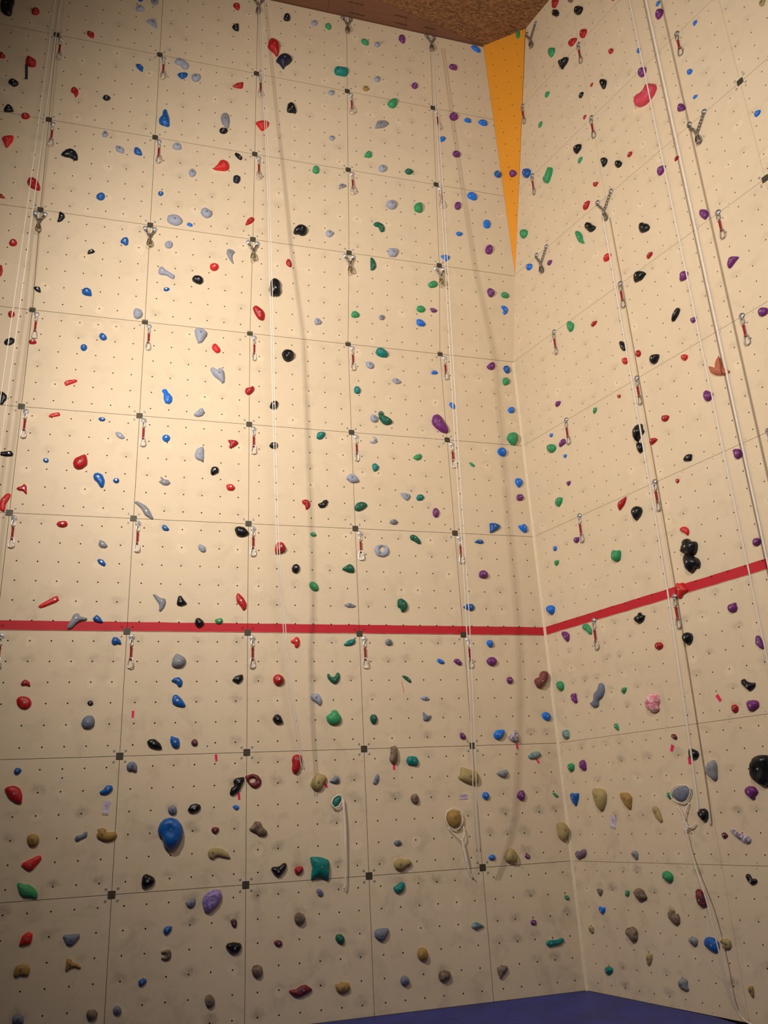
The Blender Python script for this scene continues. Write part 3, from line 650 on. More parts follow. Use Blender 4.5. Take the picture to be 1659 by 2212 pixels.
A|E|2.322,1.468,0.042,0.007,0.006,0.046|medium dark green oval hold, left wall fifth column, second row above red stripe|dark green holds on the left wall|-62,-51 -21,-59 35,-32 85,17 66,47 11,59 -45,35 -70,-16||
R|N|1.439,9.364,0.052,0.007,-0.008,0.048|medium green oval hold, right wall second strip, seventh row above red stripe|green holds on the right wall|-49,5 -22,-73 11,-78 53,-47 64,5 17,59 -27,84 -46,45||
C|E|2.656,0.430,0.035,0.031,-0.010,0.038|medium dark green oval hold, left wall fifth column, fifth row above red stripe|dark green holds on the left wall|-63,2 -9,-7 6,-54 29,-72 65,-54 71,-3 45,42 -9,66 -55,56 -79,24||
R|U|0.162,-0.490,0.041,-0.038,-0.010,0.035|medium mauve long hold, right wall corner strip, second row below red stripe|mauve holds on the right wall|-67,-34 -28,-55 7,-37 56,-25 80,11 68,44 26,43 -4,21 -56,28 -82,3||
A|K|0.975,1.103,0.057,-0.002,-0.001,0.053|medium black oval hold, left wall third column, row just above red stripe|black holds on the left wall|-45,-49 5,-61 55,-43 90,-13 41,42 -16,59 -59,47 -71,18||
A|T|2.674,3.518,0.066,-0.006,0.004,0.058|medium teal oval hold, left wall fifth column, third row above red stripe, upper left|teal holds on the left wall|-51,-40 1,-60 67,-55 83,-8 47,44 -13,71 -57,52 -77,-4||
R|N|0.676,1.776,0.036,-0.010,0.018,0.035|medium green long hold, right wall corner strip, row just below red stripe|green holds on the right wall|-57,8 -8,-26 21,-65 58,-71 60,-21 33,30 1,57 -41,60 -66,28||
A|N|1.942,-0.886,0.057,0.011,-0.004,0.063|medium green rounded hold, left wall fourth column, row just below red stripe|green holds on the left wall|-70,-30 -40,-60 15,-69 65,-50 83,2 49,56 7,81 -31,52 -78,18||
R|N|0.499,7.105,0.057,0.014,-0.014,0.054|medium green oval hold, right wall corner strip, fifth row above red stripe|green holds on the right wall|-56,0 -28,-57 15,-72 62,-51 72,1 25,58 -33,80 -58,41||
R|O|1.970,1.881,0.052,0.012,0.003,0.047|medium bright red curved hold, right wall third strip, row just above red stripe|bright red holds on the right wall|-47,34 -30,-20 -61,-50 -37,-72 -5,-75 20,-48 88,-19 49,36 50,64 4,68 -31,82||
C|L|2.836,0.087,0.051,-0.007,-0.001,0.056|medium pale grey rounded hold, left wall fifth column, fifth row above red stripe, lower left|pale grey holds on the left wall|-65,-63 28,-59 60,10 52,63 -75,49||
A|K|1.505,3.338,0.082,0.001,0.001,0.067|medium black rounded hold, left wall fourth column, third row above red stripe|black holds on the left wall|-50,-54 -8,-80 34,-61 73,-20 75,48 4,82 -52,66 -76,19||
A|E|2.755,0.316,0.056,0.003,0.014,0.052|medium dark green oval hold, left wall fifth column, row just above red stripe|dark green holds on the left wall|-56,-11 -23,-31 -15,-64 1,-74 50,-37 63,9 41,55 -11,85 -50,68||
C|K|1.505,1.963,0.059,0.007,-0.009,0.054|medium black rounded hold, left wall fourth column, sixth row above red stripe|black holds on the left wall|-49,-64 -4,-66 69,-55 68,-9 31,75 -15,83 -45,52 -55,-16||
A|B|0.371,-0.692,0.038,-0.004,0.003,0.042|blue oval hold, left wall third column, row below stripe, lower left, upper one|blue holds on the left wall|-50,-23 -15,-46 64,-61 80,-42 33,27 -14,65 -42,57 -55,23||
C|L|-0.261,2.841,0.027,0.009,0.011,0.041|medium pale grey triangular hold, left wall second column, seventh row above red stripe|pale grey holds on the left wall|-59,1 -8,-26 51,-64 72,-58 37,72 -26,51 -67,23||
A|L|2.240,1.809,0.048,-0.006,0.002,0.052|medium pale grey oval hold, left wall fourth column, second row above red stripe|pale grey holds on the left wall|-22,-54 47,-50 85,-30 35,47 -13,58 -55,35 -76,-6||
A|K|0.165,-1.102,0.040,-0.004,0.009,0.038|medium black long hold, left wall third column, row just below red stripe|black holds on the left wall|-54,-12 -4,-37 30,-46 79,-42 60,7 3,53 -46,50 -69,27||
C|R|0.829,2.160,0.031,0.019,0.005,0.040|medium red triangular hold, left wall third column, sixth row above red stripe|red holds on the left wall|-20,-42 57,-31 63,69 -22,30 -79,-26||
R|R|1.624,10.037,0.043,0.003,-0.002,0.047|medium red oval hold, right wall second strip, seventh row above red stripe, upper right|red holds on the right wall|-46,28 -48,-29 -1,-62 57,-35 69,-3 -31,101||
R|B|1.637,-1.203,0.043,0.023,-0.003,0.054|medium blue oval hold, right wall second strip, bottom row|blue holds on the right wall|-68,-13 -40,-35 3,-55 40,-64 79,-24 82,24 40,51 -13,59 -51,46 -72,11||
A|K|1.370,-2.283,0.047,-0.012,-0.020,0.040|medium black oval hold, left wall fourth column, second row below red stripe|black holds on the left wall|-52,-41 -13,-69 26,-46 66,8 72,44 44,54 -1,23 -63,24 -80,2||
A|H|4.162,-1.318,0.035,0.002,-0.000,0.033|medium pale mint long hold, left wall corner column, second row below red stripe|pale mint holds on the left wall|-56,-41 0,-39 80,-5 64,32 23,42 -34,23 -77,-12||
C|b|4.140,3.531,0.034,0.008,-0.003,0.039|medium bright blue long hold, left wall corner column, seventh row above red stripe|bright blue holds on the left wall|-35,-28 35,-56 74,-36 53,14 0,47 -52,41 -75,19||
C|N|3.195,0.797,0.067,-0.005,-0.004,0.057|medium green rounded hold, left wall fifth column, fifth row above red stripe|green holds on the left wall|-50,-58 22,-70 51,-37 54,29 30,82 -42,49 -65,5||
R|N|1.071,5.356,0.048,0.006,-0.014,0.046|medium green oval hold, right wall second strip, third row above red stripe|green holds on the right wall|-42,-21 -20,-70 19,-71 51,-31 56,0 6,71 -25,79 -44,43||
R|Q|0.898,-0.844,0.054,0.006,0.000,0.050|medium brown oval hold, right wall second strip, bottom row|brown holds on the right wall|-41,-35 -4,-58 38,-45 84,-26 44,40 -6,58 -45,47 -70,19||
R|M|1.612,-0.840,0.056,0.006,-0.013,0.047|medium maroon oval hold, right wall second strip, bottom row|maroon holds on the right wall|-43,-15 -28,-59 -4,-70 27,-58 56,-55 51,19 25,56 -8,77 -32,70 -44,35||
R|K|1.600,2.801,0.071,0.007,0.006,0.058|medium black rounded hold, right wall second strip, row just above red stripe|black holds on the right wall|-50,-9 -41,-53 -22,-79 41,-46 72,-5 66,38 20,71 -28,63 -58,21||
A|E|2.956,1.101,0.037,-0.004,0.012,0.034|medium dark green long hold, left wall fifth column, row just above red stripe|dark green holds on the left wall|-50,-9 -16,-22 38,-56 69,-48 55,0 8,48 -41,54 -62,32||
R|R|1.803,9.165,0.043,-0.003,0.002,0.047|medium red oval hold, right wall second strip, seventh row above red stripe, lower right|red holds on the right wall|-47,-32 -2,-57 69,-36 76,-9 18,47 -45,60 -68,27||
A|Z|2.350,-2.919,0.050,-0.002,-0.005,0.048|medium slate grey oval hold, left wall fifth column, bottom row|slate grey holds on the left wall|-65,-15 -38,-42 8,-63 44,-33 80,30 66,48 -33,49 -63,26||
R|N|0.497,3.996,0.052,-0.006,0.002,0.050|medium green oval hold, right wall corner strip, second row above red stripe|green holds on the right wall|66,2 43,30 11,51 -26,61 -55,51 -67,26 -64,-2 -46,-33 -11,-53 24,-57 53,-49 71,-28||
A|R|1.391,0.931,0.071,0.009,0.007,0.054|medium red rounded hold, left wall fourth column, row just above red stripe|red holds on the left wall|-50,-33 -43,-70 20,-51 59,-30 69,10 39,62 -6,67 -38,53 -50,-7||
R|K|2.509,4.665,0.046,0.005,0.006,0.030|medium black long hold, right wall third strip, third row above red stripe|black holds on the right wall|-59,-52 -32,-59 21,-24 56,20 51,50 31,58 -14,32 -55,-24||
A|G|0.365,-0.303,0.060,0.003,0.001,0.058|medium grey rounded hold, left wall third column, row just below red stripe|grey holds on the left wall|-47,-54 5,-63 56,-37 74,16 53,45 -18,86 -56,39 -68,-31||
A|S|3.774,-2.309,0.070,-0.003,-0.007,0.060|medium sand yellow rounded hold, left wall corner column, second row below red stripe|sand yellow holds on the left wall|-60,-49 -5,-69 53,-62 66,-6 47,51 5,74 -35,61 -71,1||
R|K|1.778,4.697,0.037,0.009,-0.016,0.031|medium black long hold, right wall second strip, third row above red stripe|black holds on the right wall|-35,20 -22,-29 0,-67 34,-69 45,-23 23,36 -11,70 -35,62||
A|Y|-0.436,-2.940,0.028,-0.023,0.011,0.027|medium ochre curved hold, left wall second column, bottom row|ochre holds on the left wall|-43,-39 -16,-17 22,-11 61,-31 73,-20 39,10 0,27 -26,52 -51,63 -58,-35||
C|R|-1.606,1.929,0.067,0.010,0.000,0.055|red oval hold, left wall first column, sixth row above stripe, upper right, right one|red holds on the left wall|-47,-35 -11,-56 46,-53 67,-23 66,36 -26,77 -47,46 -48,9||
A|K|0.949,-2.915,0.046,0.008,-0.005,0.044|medium black oval hold, left wall third column, bottom row|black holds on the left wall|-46,-30 2,-54 49,-39 73,3 59,30 -5,43 -58,37 -75,10||
C|R|1.012,0.238,0.033,0.001,0.006,0.031|medium red long hold, left wall third column, fifth row above red stripe|red holds on the left wall|-43,-63 13,-30 51,16 54,48 10,60 -31,18 -54,-49||
A|Y|1.957,-3.332,0.043,0.000,-0.005,0.042|medium ochre oval hold, left wall fourth column, bottom row|ochre holds on the left wall|-59,-24 -16,-50 40,-42 73,-12 60,28 10,40 -35,29 -72,30||
A|b|3.767,-1.094,0.052,-0.004,-0.000,0.044|medium bright blue oval hold, left wall corner column, row just below red stripe|bright blue holds on the left wall|-57,-30 -19,-56 23,-39 67,16 67,53 -22,49 -60,7||
C|P|4.164,0.334,0.055,-0.001,-0.007,0.047|medium purple oval hold, left wall corner column, fifth row above red stripe, lower right|purple holds on the left wall|-37,-68 21,-64 50,-11 48,48 8,73 -34,46 -55,-23||
A|L|1.765,-0.685,0.037,-0.003,0.007,0.040|medium pale grey oval hold, left wall fourth column, row just below red stripe|pale grey holds on the left wall|-53,-7 1,-44 37,-74 60,-27 45,21 15,55 -40,52 -65,23||
A|Z|-0.454,-2.734,0.033,-0.009,-0.005,0.042|medium slate grey triangular hold, left wall second column, bottom row|slate grey holds on the left wall|-42,-44 7,-50 63,14 58,40 -87,40||
C|L|2.825,0.778,0.063,-0.002,-0.001,0.060|medium pale grey rounded hold, left wall fifth column, fifth row above red stripe, upper left|pale grey holds on the left wall|61,42 35,64 -1,65 -34,51 -61,26 -71,-10 -58,-40 -33,-60 0,-68 36,-55 58,-25 67,9||
R|N|1.238,2.448,0.066,0.006,-0.013,0.053|medium green rounded hold, right wall second strip, row just above red stripe|green holds on the right wall|-51,10 -55,-39 -11,-72 42,-65 61,-20 67,34 16,43 -26,64 -41,45||
R|P|0.339,1.763,0.037,0.011,-0.012,0.040|medium purple oval hold, right wall corner strip, row just below red stripe, upper left|purple holds on the right wall|-24,-35 14,-70 43,-52 57,6 11,48 -38,60 -63,44||
A|T|2.146,-0.099,0.030,0.011,0.003,0.029|medium teal long hold, left wall fourth column, row just below red stripe|teal holds on the left wall|-48,-36 30,-24 63,15 51,42 -20,27 -76,-24||
R|P|3.050,5.531,0.041,0.002,-0.002,0.039|medium purple oval hold, right wall third strip, fourth row above red stripe|purple holds on the right wall|-46,18 -28,-31 1,-74 41,-54 51,-21 32,31 -13,68 -37,63||
A|R|-1.035,-0.689,0.031,0.007,-0.002,0.054|medium red rounded hold, left wall second column, row just below red stripe|red holds on the left wall|66,7 47,38 14,55 -20,60 -51,52 -68,26 -62,-6 -44,-35 -15,-58 21,-64 48,-49 64,-25||
B|R|-1.694,0.415,0.013,0.001,-0.002,0.014|medium red long hold, left wall first column, fourth row above red stripe|red holds on the left wall|-8,-75 8,-56 16,0 3,61 -19,69||
R|R|1.987,9.120,0.046,0.006,-0.009,0.051|medium red oval hold, right wall third strip, seventh row above red stripe|red holds on the right wall|-50,-7 -31,-50 5,-74 54,-40 62,6 19,55 -19,71 -42,39||
C|R|-1.092,1.633,0.033,-0.004,0.023,0.036|medium red oval hold, left wall second column, sixth row above red stripe|red holds on the left wall|-37,-11 -5,-20 9,-65 22,-70 45,-17 39,38 0,70 -32,55 -43,20||
C|b|3.961,1.106,0.052,-0.001,0.002,0.051|medium bright blue oval hold, left wall corner column, fifth row above red stripe, upper left|bright blue holds on the left wall|-45,-40 29,-59 67,-34 62,24 5,62 -45,49 -73,-1||
R|B|0.168,0.063,0.049,0.005,-0.003,0.045|medium blue triangular hold, right wall corner strip, second row below red stripe|blue holds on the right wall|-43,-14 -16,-68 12,-86 59,-3 67,42 2,41 -23,48 -58,40||
R|K|2.497,0.905,0.035,0.001,-0.016,0.033|medium black oval hold, right wall third strip, row just below red stripe|black holds on the right wall|-36,-24 -3,-60 32,-49 64,-25 69,3 29,9 -8,26 -27,52 -53,47 -68,20||
A|O|-0.884,2.737,0.021,-0.028,-0.009,0.027|medium bright red long hold, left wall second column, third row above red stripe|bright red holds on the left wall|-44,-51 11,-19 71,16 61,41 -33,22 -67,-9||
O|N|0.539,3.561,0.029,0.000,-0.004,0.027|medium green long hold, orange corner facet , near ceiling|green holds on the orange corner facet|-31,-37 -7,-68 20,-46 31,4 25,72 -12,65 -26,9||
R|K|1.415,1.738,0.048,0.011,-0.013,0.040|medium black oval hold, right wall second strip, row just below red stripe|black holds on the right wall|-50,-36 -14,-64 48,-44 76,3 44,13 25,47 -1,44 -11,20 -48,20 -69,-2||
A|E|1.953,-0.468,0.036,0.007,-0.029,0.034|medium dark green curved hold, left wall fourth column, row just below red stripe|dark green holds on the left wall|-63,-9 -32,-46 11,-70 43,-52 67,-4 64,45 39,52 13,7 -25,3 -49,40 -68,34||
R|Q|1.876,9.803,0.016,0.006,-0.009,0.018|medium brown long hold, right wall second strip, seventh row above red stripe|brown holds on the right wall|-36,30 -1,-31 34,-48 47,-25 -43,75||
C|b|4.187,2.309,0.042,0.002,0.002,0.043|medium bright blue oval hold, left wall corner column, sixth row above red stripe, upper right|bright blue holds on the left wall|-22,-44 47,-39 64,-1 30,47 -38,42 -81,-5||
R|Q|1.272,-1.009,0.039,0.011,-0.023,0.042|medium brown rounded hold, right wall second strip, bottom row|brown holds on the right wall|-53,-27 -16,-57 20,-73 56,-46 61,-1 47,27 13,21 14,50 -19,55 -52,40 -71,10||
A|B|3.561,0.316,0.036,0.002,-0.003,0.039|medium blue oval hold, left wall corner column, row just above red stripe|blue holds on the left wall|-2,-46 42,-29 56,5 33,39 -38,35 -90,-4||
C|L|0.492,0.260,0.054,0.000,0.001,0.057|medium pale grey rounded hold, left wall third column, fifth row above red stripe, lower right|pale grey holds on the left wall|-41,-43 1,-68 49,-44 71,-3 53,40 -11,68 -52,54 -70,-2||
R|Q|0.726,-1.190,0.063,0.009,0.003,0.052|medium brown rounded hold, right wall corner strip, bottom row|brown holds on the right wall|-62,-18 -25,-36 -20,-62 22,-71 57,-44 70,10 58,46 17,62 -2,52 -47,46 -66,15||
A|E|2.173,0.721,0.046,-0.003,0.008,0.044|medium dark green oval hold, left wall fourth column, row just above red stripe|dark green holds on the left wall|-21,-39 39,-41 50,-14 35,39 -5,60 -99,-5||
A|Q|3.568,-3.343,0.040,-0.010,0.002,0.038|medium brown triangular hold, left wall corner column, bottom row|brown holds on the left wall|-44,-27 -27,-74 10,-32 58,10 56,41 1,46 -53,35||
A|G|2.159,0.306,0.020,0.001,0.005,0.025|medium grey long hold, left wall fourth column, row just above red stripe|grey holds on the left wall|-28,-19 31,-22 75,-2 -6,36 -73,6||
C|P|3.040,3.428,0.041,-0.003,-0.004,0.045|medium purple oval hold, left wall fifth column, seventh row above red stripe|purple holds on the left wall|-1,-72 33,-65 45,-3 25,57 -9,64 -42,42 -51,-24||
R|P|2.691,7.779,0.052,0.005,-0.001,0.050|medium purple oval hold, right wall third strip, fifth row above red stripe, upper right|purple holds on the right wall|-50,-5 -24,-56 14,-68 49,-40 62,14 20,54 -23,67 -47,34||
A|R|1.052,2.834,0.041,-0.004,-0.009,0.039|medium red oval hold, left wall third column, third row above red stripe|red holds on the left wall|-47,-35 -22,-63 11,-52 51,-4 55,42 37,60 3,32 -37,26 -50,-6||
A|Y|-0.846,-2.951,0.032,-0.004,0.015,0.041|medium ochre oval hold, left wall second column, bottom row|ochre holds on the left wall|-58,-26 -44,-41 -4,-24 34,-35 57,-37 71,11 54,45 2,59 -48,48 -62,1||
A|L|0.493,2.491,0.039,0.010,-0.001,0.037|medium pale grey oval hold, left wall third column, third row above red stripe|pale grey holds on the left wall|-48,-44 -9,-51 42,-29 56,15 39,62 7,54 -24,16 -62,-24||
B|N|3.360,0.924,0.043,0.008,0.001,0.041|medium green oval hold, left wall fifth column, fourth row above red stripe|green holds on the left wall|-33,-53 38,-32 69,11 29,57 -34,30 -69,-13||
B|K|-1.125,1.142,0.033,0.011,0.008,0.032|medium black long hold, left wall second column, fourth row above red stripe|black holds on the left wall|-23,-6 -35,-57 -19,-66 17,-42 46,5 37,40 -3,67 -21,59||
C|b|4.146,0.714,0.041,0.009,0.016,0.045|medium bright blue rounded hold, left wall corner column, fifth row above red stripe|bright blue holds on the left wall|-30,-7 -44,-35 -7,-64 43,-49 62,14 39,66 -20,58 -43,17||
A|B|0.360,-1.083,0.042,-0.001,-0.000,0.040|blue oval hold, left wall third column, row below stripe, lower left, lower one|blue holds on the left wall|-29,-36 5,-61 43,-49 45,-5 34,34 -10,46 -39,61 -48,9||
A|H|3.343,-2.924,0.036,-0.020,-0.001,0.031|medium pale mint long hold, left wall fifth column, bottom row|pale mint holds on the left wall|-22,-37 23,-19 74,-13 39,14 -3,33 -47,28 -65,-7||
A|Z|-0.449,-0.877,0.050,-0.003,-0.002,0.055|medium slate grey rounded hold, left wall second column, row just below red stripe|slate grey holds on the left wall|-38,-59 20,-63 55,-34 57,21 33,57 -14,60 -49,33 -65,-15||
B|K|0.421,0.589,0.054,0.009,0.001,0.050|medium black rounded hold, left wall third column, fourth row above red stripe|black holds on the left wall|-53,-23 -12,-46 36,-55 68,-15 59,34 11,56 -43,46 -65,4||
R|K|1.959,7.102,0.042,0.005,0.000,0.038|black oval hold, right wall third strip, fifth row above stripe, lower left, left one|black holds on the right wall|-31,-11 -26,-66 28,-57 54,-17 33,36 -17,69 -42,46||
R|P|3.221,4.832,0.045,0.010,0.008,0.039|medium purple triangular hold, right wall right-hand strip, third row above red stripe|purple holds on the right wall|-47,-22 -40,-45 -20,-52 44,-17 88,4 20,54 -11,55 -34,22||
R|P|3.067,6.917,0.039,-0.010,0.001,0.036|medium purple oval hold, right wall third strip, fifth row above red stripe, lower right|purple holds on the right wall|8,-56 44,-56 31,9 0,55 -27,59 -56,-11||
A|K|1.891,1.477,0.033,-0.005,-0.014,0.031|medium black oval hold, left wall fourth column, second row above red stripe|black holds on the left wall|-38,-54 16,-44 48,-1 52,49 11,47 -23,10 -66,-7||
A|P|4.144,3.495,0.043,-0.007,-0.010,0.041|medium purple oval hold, left wall corner column, third row above red stripe|purple holds on the left wall|-38,-49 10,-53 54,-4 43,59 2,59 -70,-12||
A|T|2.769,-1.339,0.046,0.012,0.003,0.044|medium teal rounded hold, left wall fifth column, second row below red stripe|teal holds on the left wall|-51,-34 -19,-31 18,-48 50,-41 63,-1 49,41 5,54 -46,50 -70,10||
A|K|-1.431,1.844,0.024,0.018,0.003,0.030|medium black long hold, left wall first column, second row above red stripe|black holds on the left wall|-65,-23 2,-31 52,-23 61,0 35,37 -15,26 -69,15||
B|L|-0.230,0.091,0.046,0.003,-0.004,0.050|medium pale grey oval hold, left wall second column, fourth row above red stripe|pale grey holds on the left wall|-36,-53 -3,-70 41,-44 58,0 36,47 -10,62 -35,52 -52,8||
A|O|-0.828,-2.698,0.039,0.002,-0.000,0.042|medium bright red oval hold, left wall second column, bottom row|bright red holds on the left wall|-47,-9 -57,-53 35,-43 46,-8 47,33 12,54 -37,26||
C|B|0.145,2.159,0.036,-0.012,-0.013,0.038|medium blue oval hold, left wall third column, sixth row above red stripe|blue holds on the left wall|-14,-63 41,-18 60,27 31,45 -46,20 -71,-10||
R|K|1.783,3.472,0.046,0.001,-0.002,0.037|medium black oval hold, right wall second strip, second row above red stripe|black holds on the right wall|-34,-24 -13,-68 28,-48 43,-7 28,37 -13,65 -39,45||
A|W|3.942,-1.119,0.053,0.009,-0.012,0.046|medium marbled white rounded hold, left wall corner column, row just below red stripe|marbled white holds on the left wall|-54,-32 -3,-60 56,-50 54,37 24,69 -7,39 -69,-3||
A|G|3.769,-1.498,0.045,0.010,0.001,0.035|medium grey oval hold, left wall corner column, second row below red stripe|grey holds on the left wall|-44,-19 0,-41 41,-29 59,13 49,43 -33,28 -72,6||
R|P|2.683,1.232,0.033,0.001,0.005,0.030|medium purple long hold, right wall third strip, row just below red stripe|purple holds on the right wall|-34,-4 -19,-22 -1,-47 24,-57 38,-47 29,28 10,65 -14,66 -33,18||
R|K|1.601,7.601,0.055,0.009,-0.006,0.051|medium black rounded hold, right wall second strip, fifth row above red stripe|black holds on the right wall|-52,-11 -22,-70 54,-48 74,5 26,46 -25,56 -53,21||
A|O|0.662,3.341,0.040,-0.005,0.008,0.038|medium bright red oval hold, left wall third column, third row above red stripe|bright red holds on the left wall|-30,-26 11,-62 49,-40 50,-2 2,62 -32,58 -51,10||
A|b|4.345,1.897,0.042,0.003,0.007,0.045|bright blue rounded hold, left wall corner column, second row above stripe, upper right, lower one|bright blue holds on the left wall|-40,-26 -9,-75 37,-31 56,8 29,53 -25,51 -48,19||
A|E|2.761,-0.488,0.015,0.016,-0.008,0.019|medium dark green long hold, left wall fifth column, row just below red stripe|dark green holds on the left wall|-34,7 16,-35 51,-44 38,0 -13,36 -59,36||
B|b|4.354,0.701,0.028,0.022,0.003,0.027|medium bright blue oval hold, left wall corner column, fourth row above red stripe|bright blue holds on the left wall|-40,19 0,-1 -21,-35 -5,-71 37,-37 54,13 13,57 -39,54||
A|G|0.146,1.643,0.024,0.001,-0.014,0.031|medium grey curved hold, left wall third column, second row above red stripe|grey holds on the left wall|-4,-50 39,-48 71,-21 43,14 0,18 -26,46 -41,42 -25,13 -57,-13||
A|T|1.877,2.323,0.040,0.000,0.007,0.038|medium teal oval hold, left wall fourth column, second row above red stripe|teal holds on the left wall|-43,-37 -18,-50 16,-40 52,7 59,45 11,51 -31,38 -46,-15||
A|T|2.558,-2.528,0.040,-0.004,-0.005,0.039|medium teal oval hold, left wall fifth column, bottom row|teal holds on the left wall|-52,-30 -18,-52 19,-40 51,-6 56,36 30,54 -19,31 -66,7||
A|K|0.160,-2.315,0.051,0.000,0.009,0.049|medium black rounded hold, left wall third column, second row below red stripe|black holds on the left wall|-47,-38 -15,-53 5,-42 50,-25 70,8 53,38 -16,72 -46,50 -53,-9||
R|K|2.148,6.911,0.038,0.000,0.002,0.036|black oval hold, right wall third strip, fifth row above stripe, lower left, right one|black holds on the right wall|-40,1 -15,-48 27,-57 56,-32 30,30 -18,62 -40,43||
A|K|0.562,-1.699,0.040,-0.001,0.000,0.038|medium black oval hold, left wall third column, second row below red stripe|black holds on the left wall|-47,-36 -8,-42 40,-26 61,10 50,31 5,44 -38,30 -64,-11||
A|b|4.336,1.304,0.044,0.007,-0.003,0.042|medium bright blue rounded hold, left wall corner column, second row above red stripe, lower right|bright blue holds on the left wall|-36,-26 5,-62 47,-46 50,20 16,56 -16,33 -66,25||
C|L|-0.537,0.945,0.035,-0.008,0.007,0.038|pale grey oval hold, left wall second column, fifth row above stripe, upper right, lower one|pale grey holds on the left wall|-41,-24 3,-38 47,-45 47,16 -2,48 -54,43||
A|Q|2.959,-3.328,0.054,-0.002,-0.002,0.046|medium brown oval hold, left wall fifth column, bottom row|brown holds on the left wall|-46,-36 0,-53 62,-20 66,24 15,47 -39,38 -58,0||
B|b|3.187,0.382,0.040,-0.002,0.002,0.042|medium bright blue oval hold, left wall fifth column, fourth row above red stripe|bright blue holds on the left wall|-43,-20 -12,-43 49,-41 75,-8 17,47 -37,47 -49,18||
C|P|3.749,2.313,0.064,-0.001,-0.001,0.053|medium purple rounded hold, left wall corner column, sixth row above red stripe, upper left|purple holds on the left wall|-42,-54 8,-60 58,-23 57,27 15,60 -35,48 -63,2||
A|P|3.763,-0.300,0.049,0.002,-0.001,0.047|medium purple rounded hold, left wall corner column, row just below red stripe|purple holds on the left wall|-49,-30 -3,-54 48,-31 66,14 28,50 -28,44 -62,9||
R|P|3.052,8.288,0.052,0.004,0.006,0.047|medium purple rounded hold, right wall third strip, sixth row above red stripe|purple holds on the right wall|-47,-8 -33,-46 -2,-57 33,-43 57,4 37,47 -6,71 -40,32||
R|b|0.154,2.109,0.058,0.007,-0.006,0.049|medium bright blue rounded hold, right wall corner strip, row just above red stripe|bright blue holds on the right wall|-45,-30 10,-66 52,-36 62,16 19,47 -35,50 -63,18||
A|K|1.334,2.667,0.047,0.002,0.000,0.040|medium black oval hold, left wall fourth column, third row above red stripe|black holds on the left wall|-44,-37 -13,-56 28,-46 50,8 48,52 7,56 -27,38 -47,-15||
A|R|1.695,1.466,0.032,0.005,0.012,0.034|medium red oval hold, left wall fourth column, second row above red stripe|red holds on the left wall|-42,3 -13,-17 -3,-76 37,-42 48,0 31,41 -9,53 -49,37||
R|P|2.326,0.015,0.048,-0.007,0.007,0.046|medium purple rounded hold, right wall third strip, second row below red stripe|purple holds on the right wall|-59,-9 -32,-32 -9,-54 20,-49 26,-22 54,-5 62,7 41,44 1,57 -43,45 -61,19||
C|L|0.303,2.155,0.050,-0.006,-0.002,0.048|medium pale grey rounded hold, left wall third column, sixth row above red stripe|pale grey holds on the left wall|50,40 26,54 -2,55 -31,44 -52,19 -56,-12 -46,-37 -27,-56 2,-59 30,-43 49,-18 58,12||
A|B|-0.247,-1.503,0.033,0.013,0.008,0.031|medium blue long hold, left wall second column, second row below red stripe|blue holds on the left wall|-52,-32 0,-39 35,-20 59,11 47,42 0,44 -29,4 -61,-11||
C|b|3.541,0.124,0.034,0.007,-0.004,0.035|medium bright blue triangular hold, left wall corner column, fifth row above red stripe|bright blue holds on the left wall|-23,-23 8,-60 62,4 50,36 -30,34 -67,9||
A|R|0.868,2.141,0.035,0.007,0.005,0.038|medium red triangular hold, left wall third column, second row above red stripe|red holds on the left wall|-27,-2 -36,-45 -22,-63 35,-26 68,12 48,39 -11,46 -54,39||
A|L|2.881,1.629,0.031,-0.001,-0.003,0.039|medium pale grey oval hold, left wall fifth column, second row above red stripe|pale grey holds on the left wall|-30,-34 11,-59 52,-9 44,27 -5,39 -73,36||
A|L|2.848,3.145,0.034,0.001,-0.003,0.035|medium pale grey oval hold, left wall fifth column, third row above red stripe|pale grey holds on the left wall|-11,-43 41,-32 64,-3 6,36 -39,32 -62,10||
A|Z|-0.444,-1.897,0.021,-0.022,-0.012,0.024|medium slate grey long hold, left wall second column, second row below red stripe|slate grey holds on the left wall|-47,-33 -26,-41 3,-25 52,-3 57,31 43,47 10,19 -40,12 -52,-8||
C|P|3.778,3.135,0.043,0.005,0.000,0.043|medium purple oval hold, left wall corner column, seventh row above red stripe|purple holds on the left wall|-19,-46 55,-37 58,16 15,47 -45,34 -65,-14||
A|R|-1.250,1.464,0.021,0.014,0.004,0.027|medium red curved hold, left wall second column, second row above red stripe|red holds on the left wall|-32,-19 7,-21 31,-47 49,-62 38,37 11,58 -9,30 -36,23 -58,1||
R|K|2.156,4.332,0.059,-0.003,0.000,0.048|medium black rounded hold, right wall third strip, third row above red stripe|black holds on the right wall|-53,-20 -23,-54 18,-53 56,-14 64,21 20,44 -27,56 -54,20||
C|B|-0.337,0.961,0.037,-0.000,-0.003,0.040|medium blue oval hold, left wall second column, fifth row above red stripe|blue holds on the left wall|-31,-38 30,-50 57,-37 33,28 -9,55 -38,43 -43,-2||
C|B|-0.373,2.151,0.030,0.008,0.002,0.032|medium blue oval hold, left wall second column, sixth row above red stripe|blue holds on the left wall|-38,-3 6,-43 38,-55 43,15 1,47 -51,38||
B|P|4.164,0.917,0.056,0.001,0.003,0.045|medium purple rounded hold, left wall corner column, fourth row above red stripe|purple holds on the left wall|-25,-56 7,-66 51,-18 50,21 4,56 -36,50 -51,12||
A|P|3.229,1.439,0.039,0.005,0.009,0.037|medium purple oval hold, left wall fifth column, second row above red stripe|purple holds on the left wall|-30,-30 -10,-58 26,-50 49,16 19,63 -18,53 -35,6||
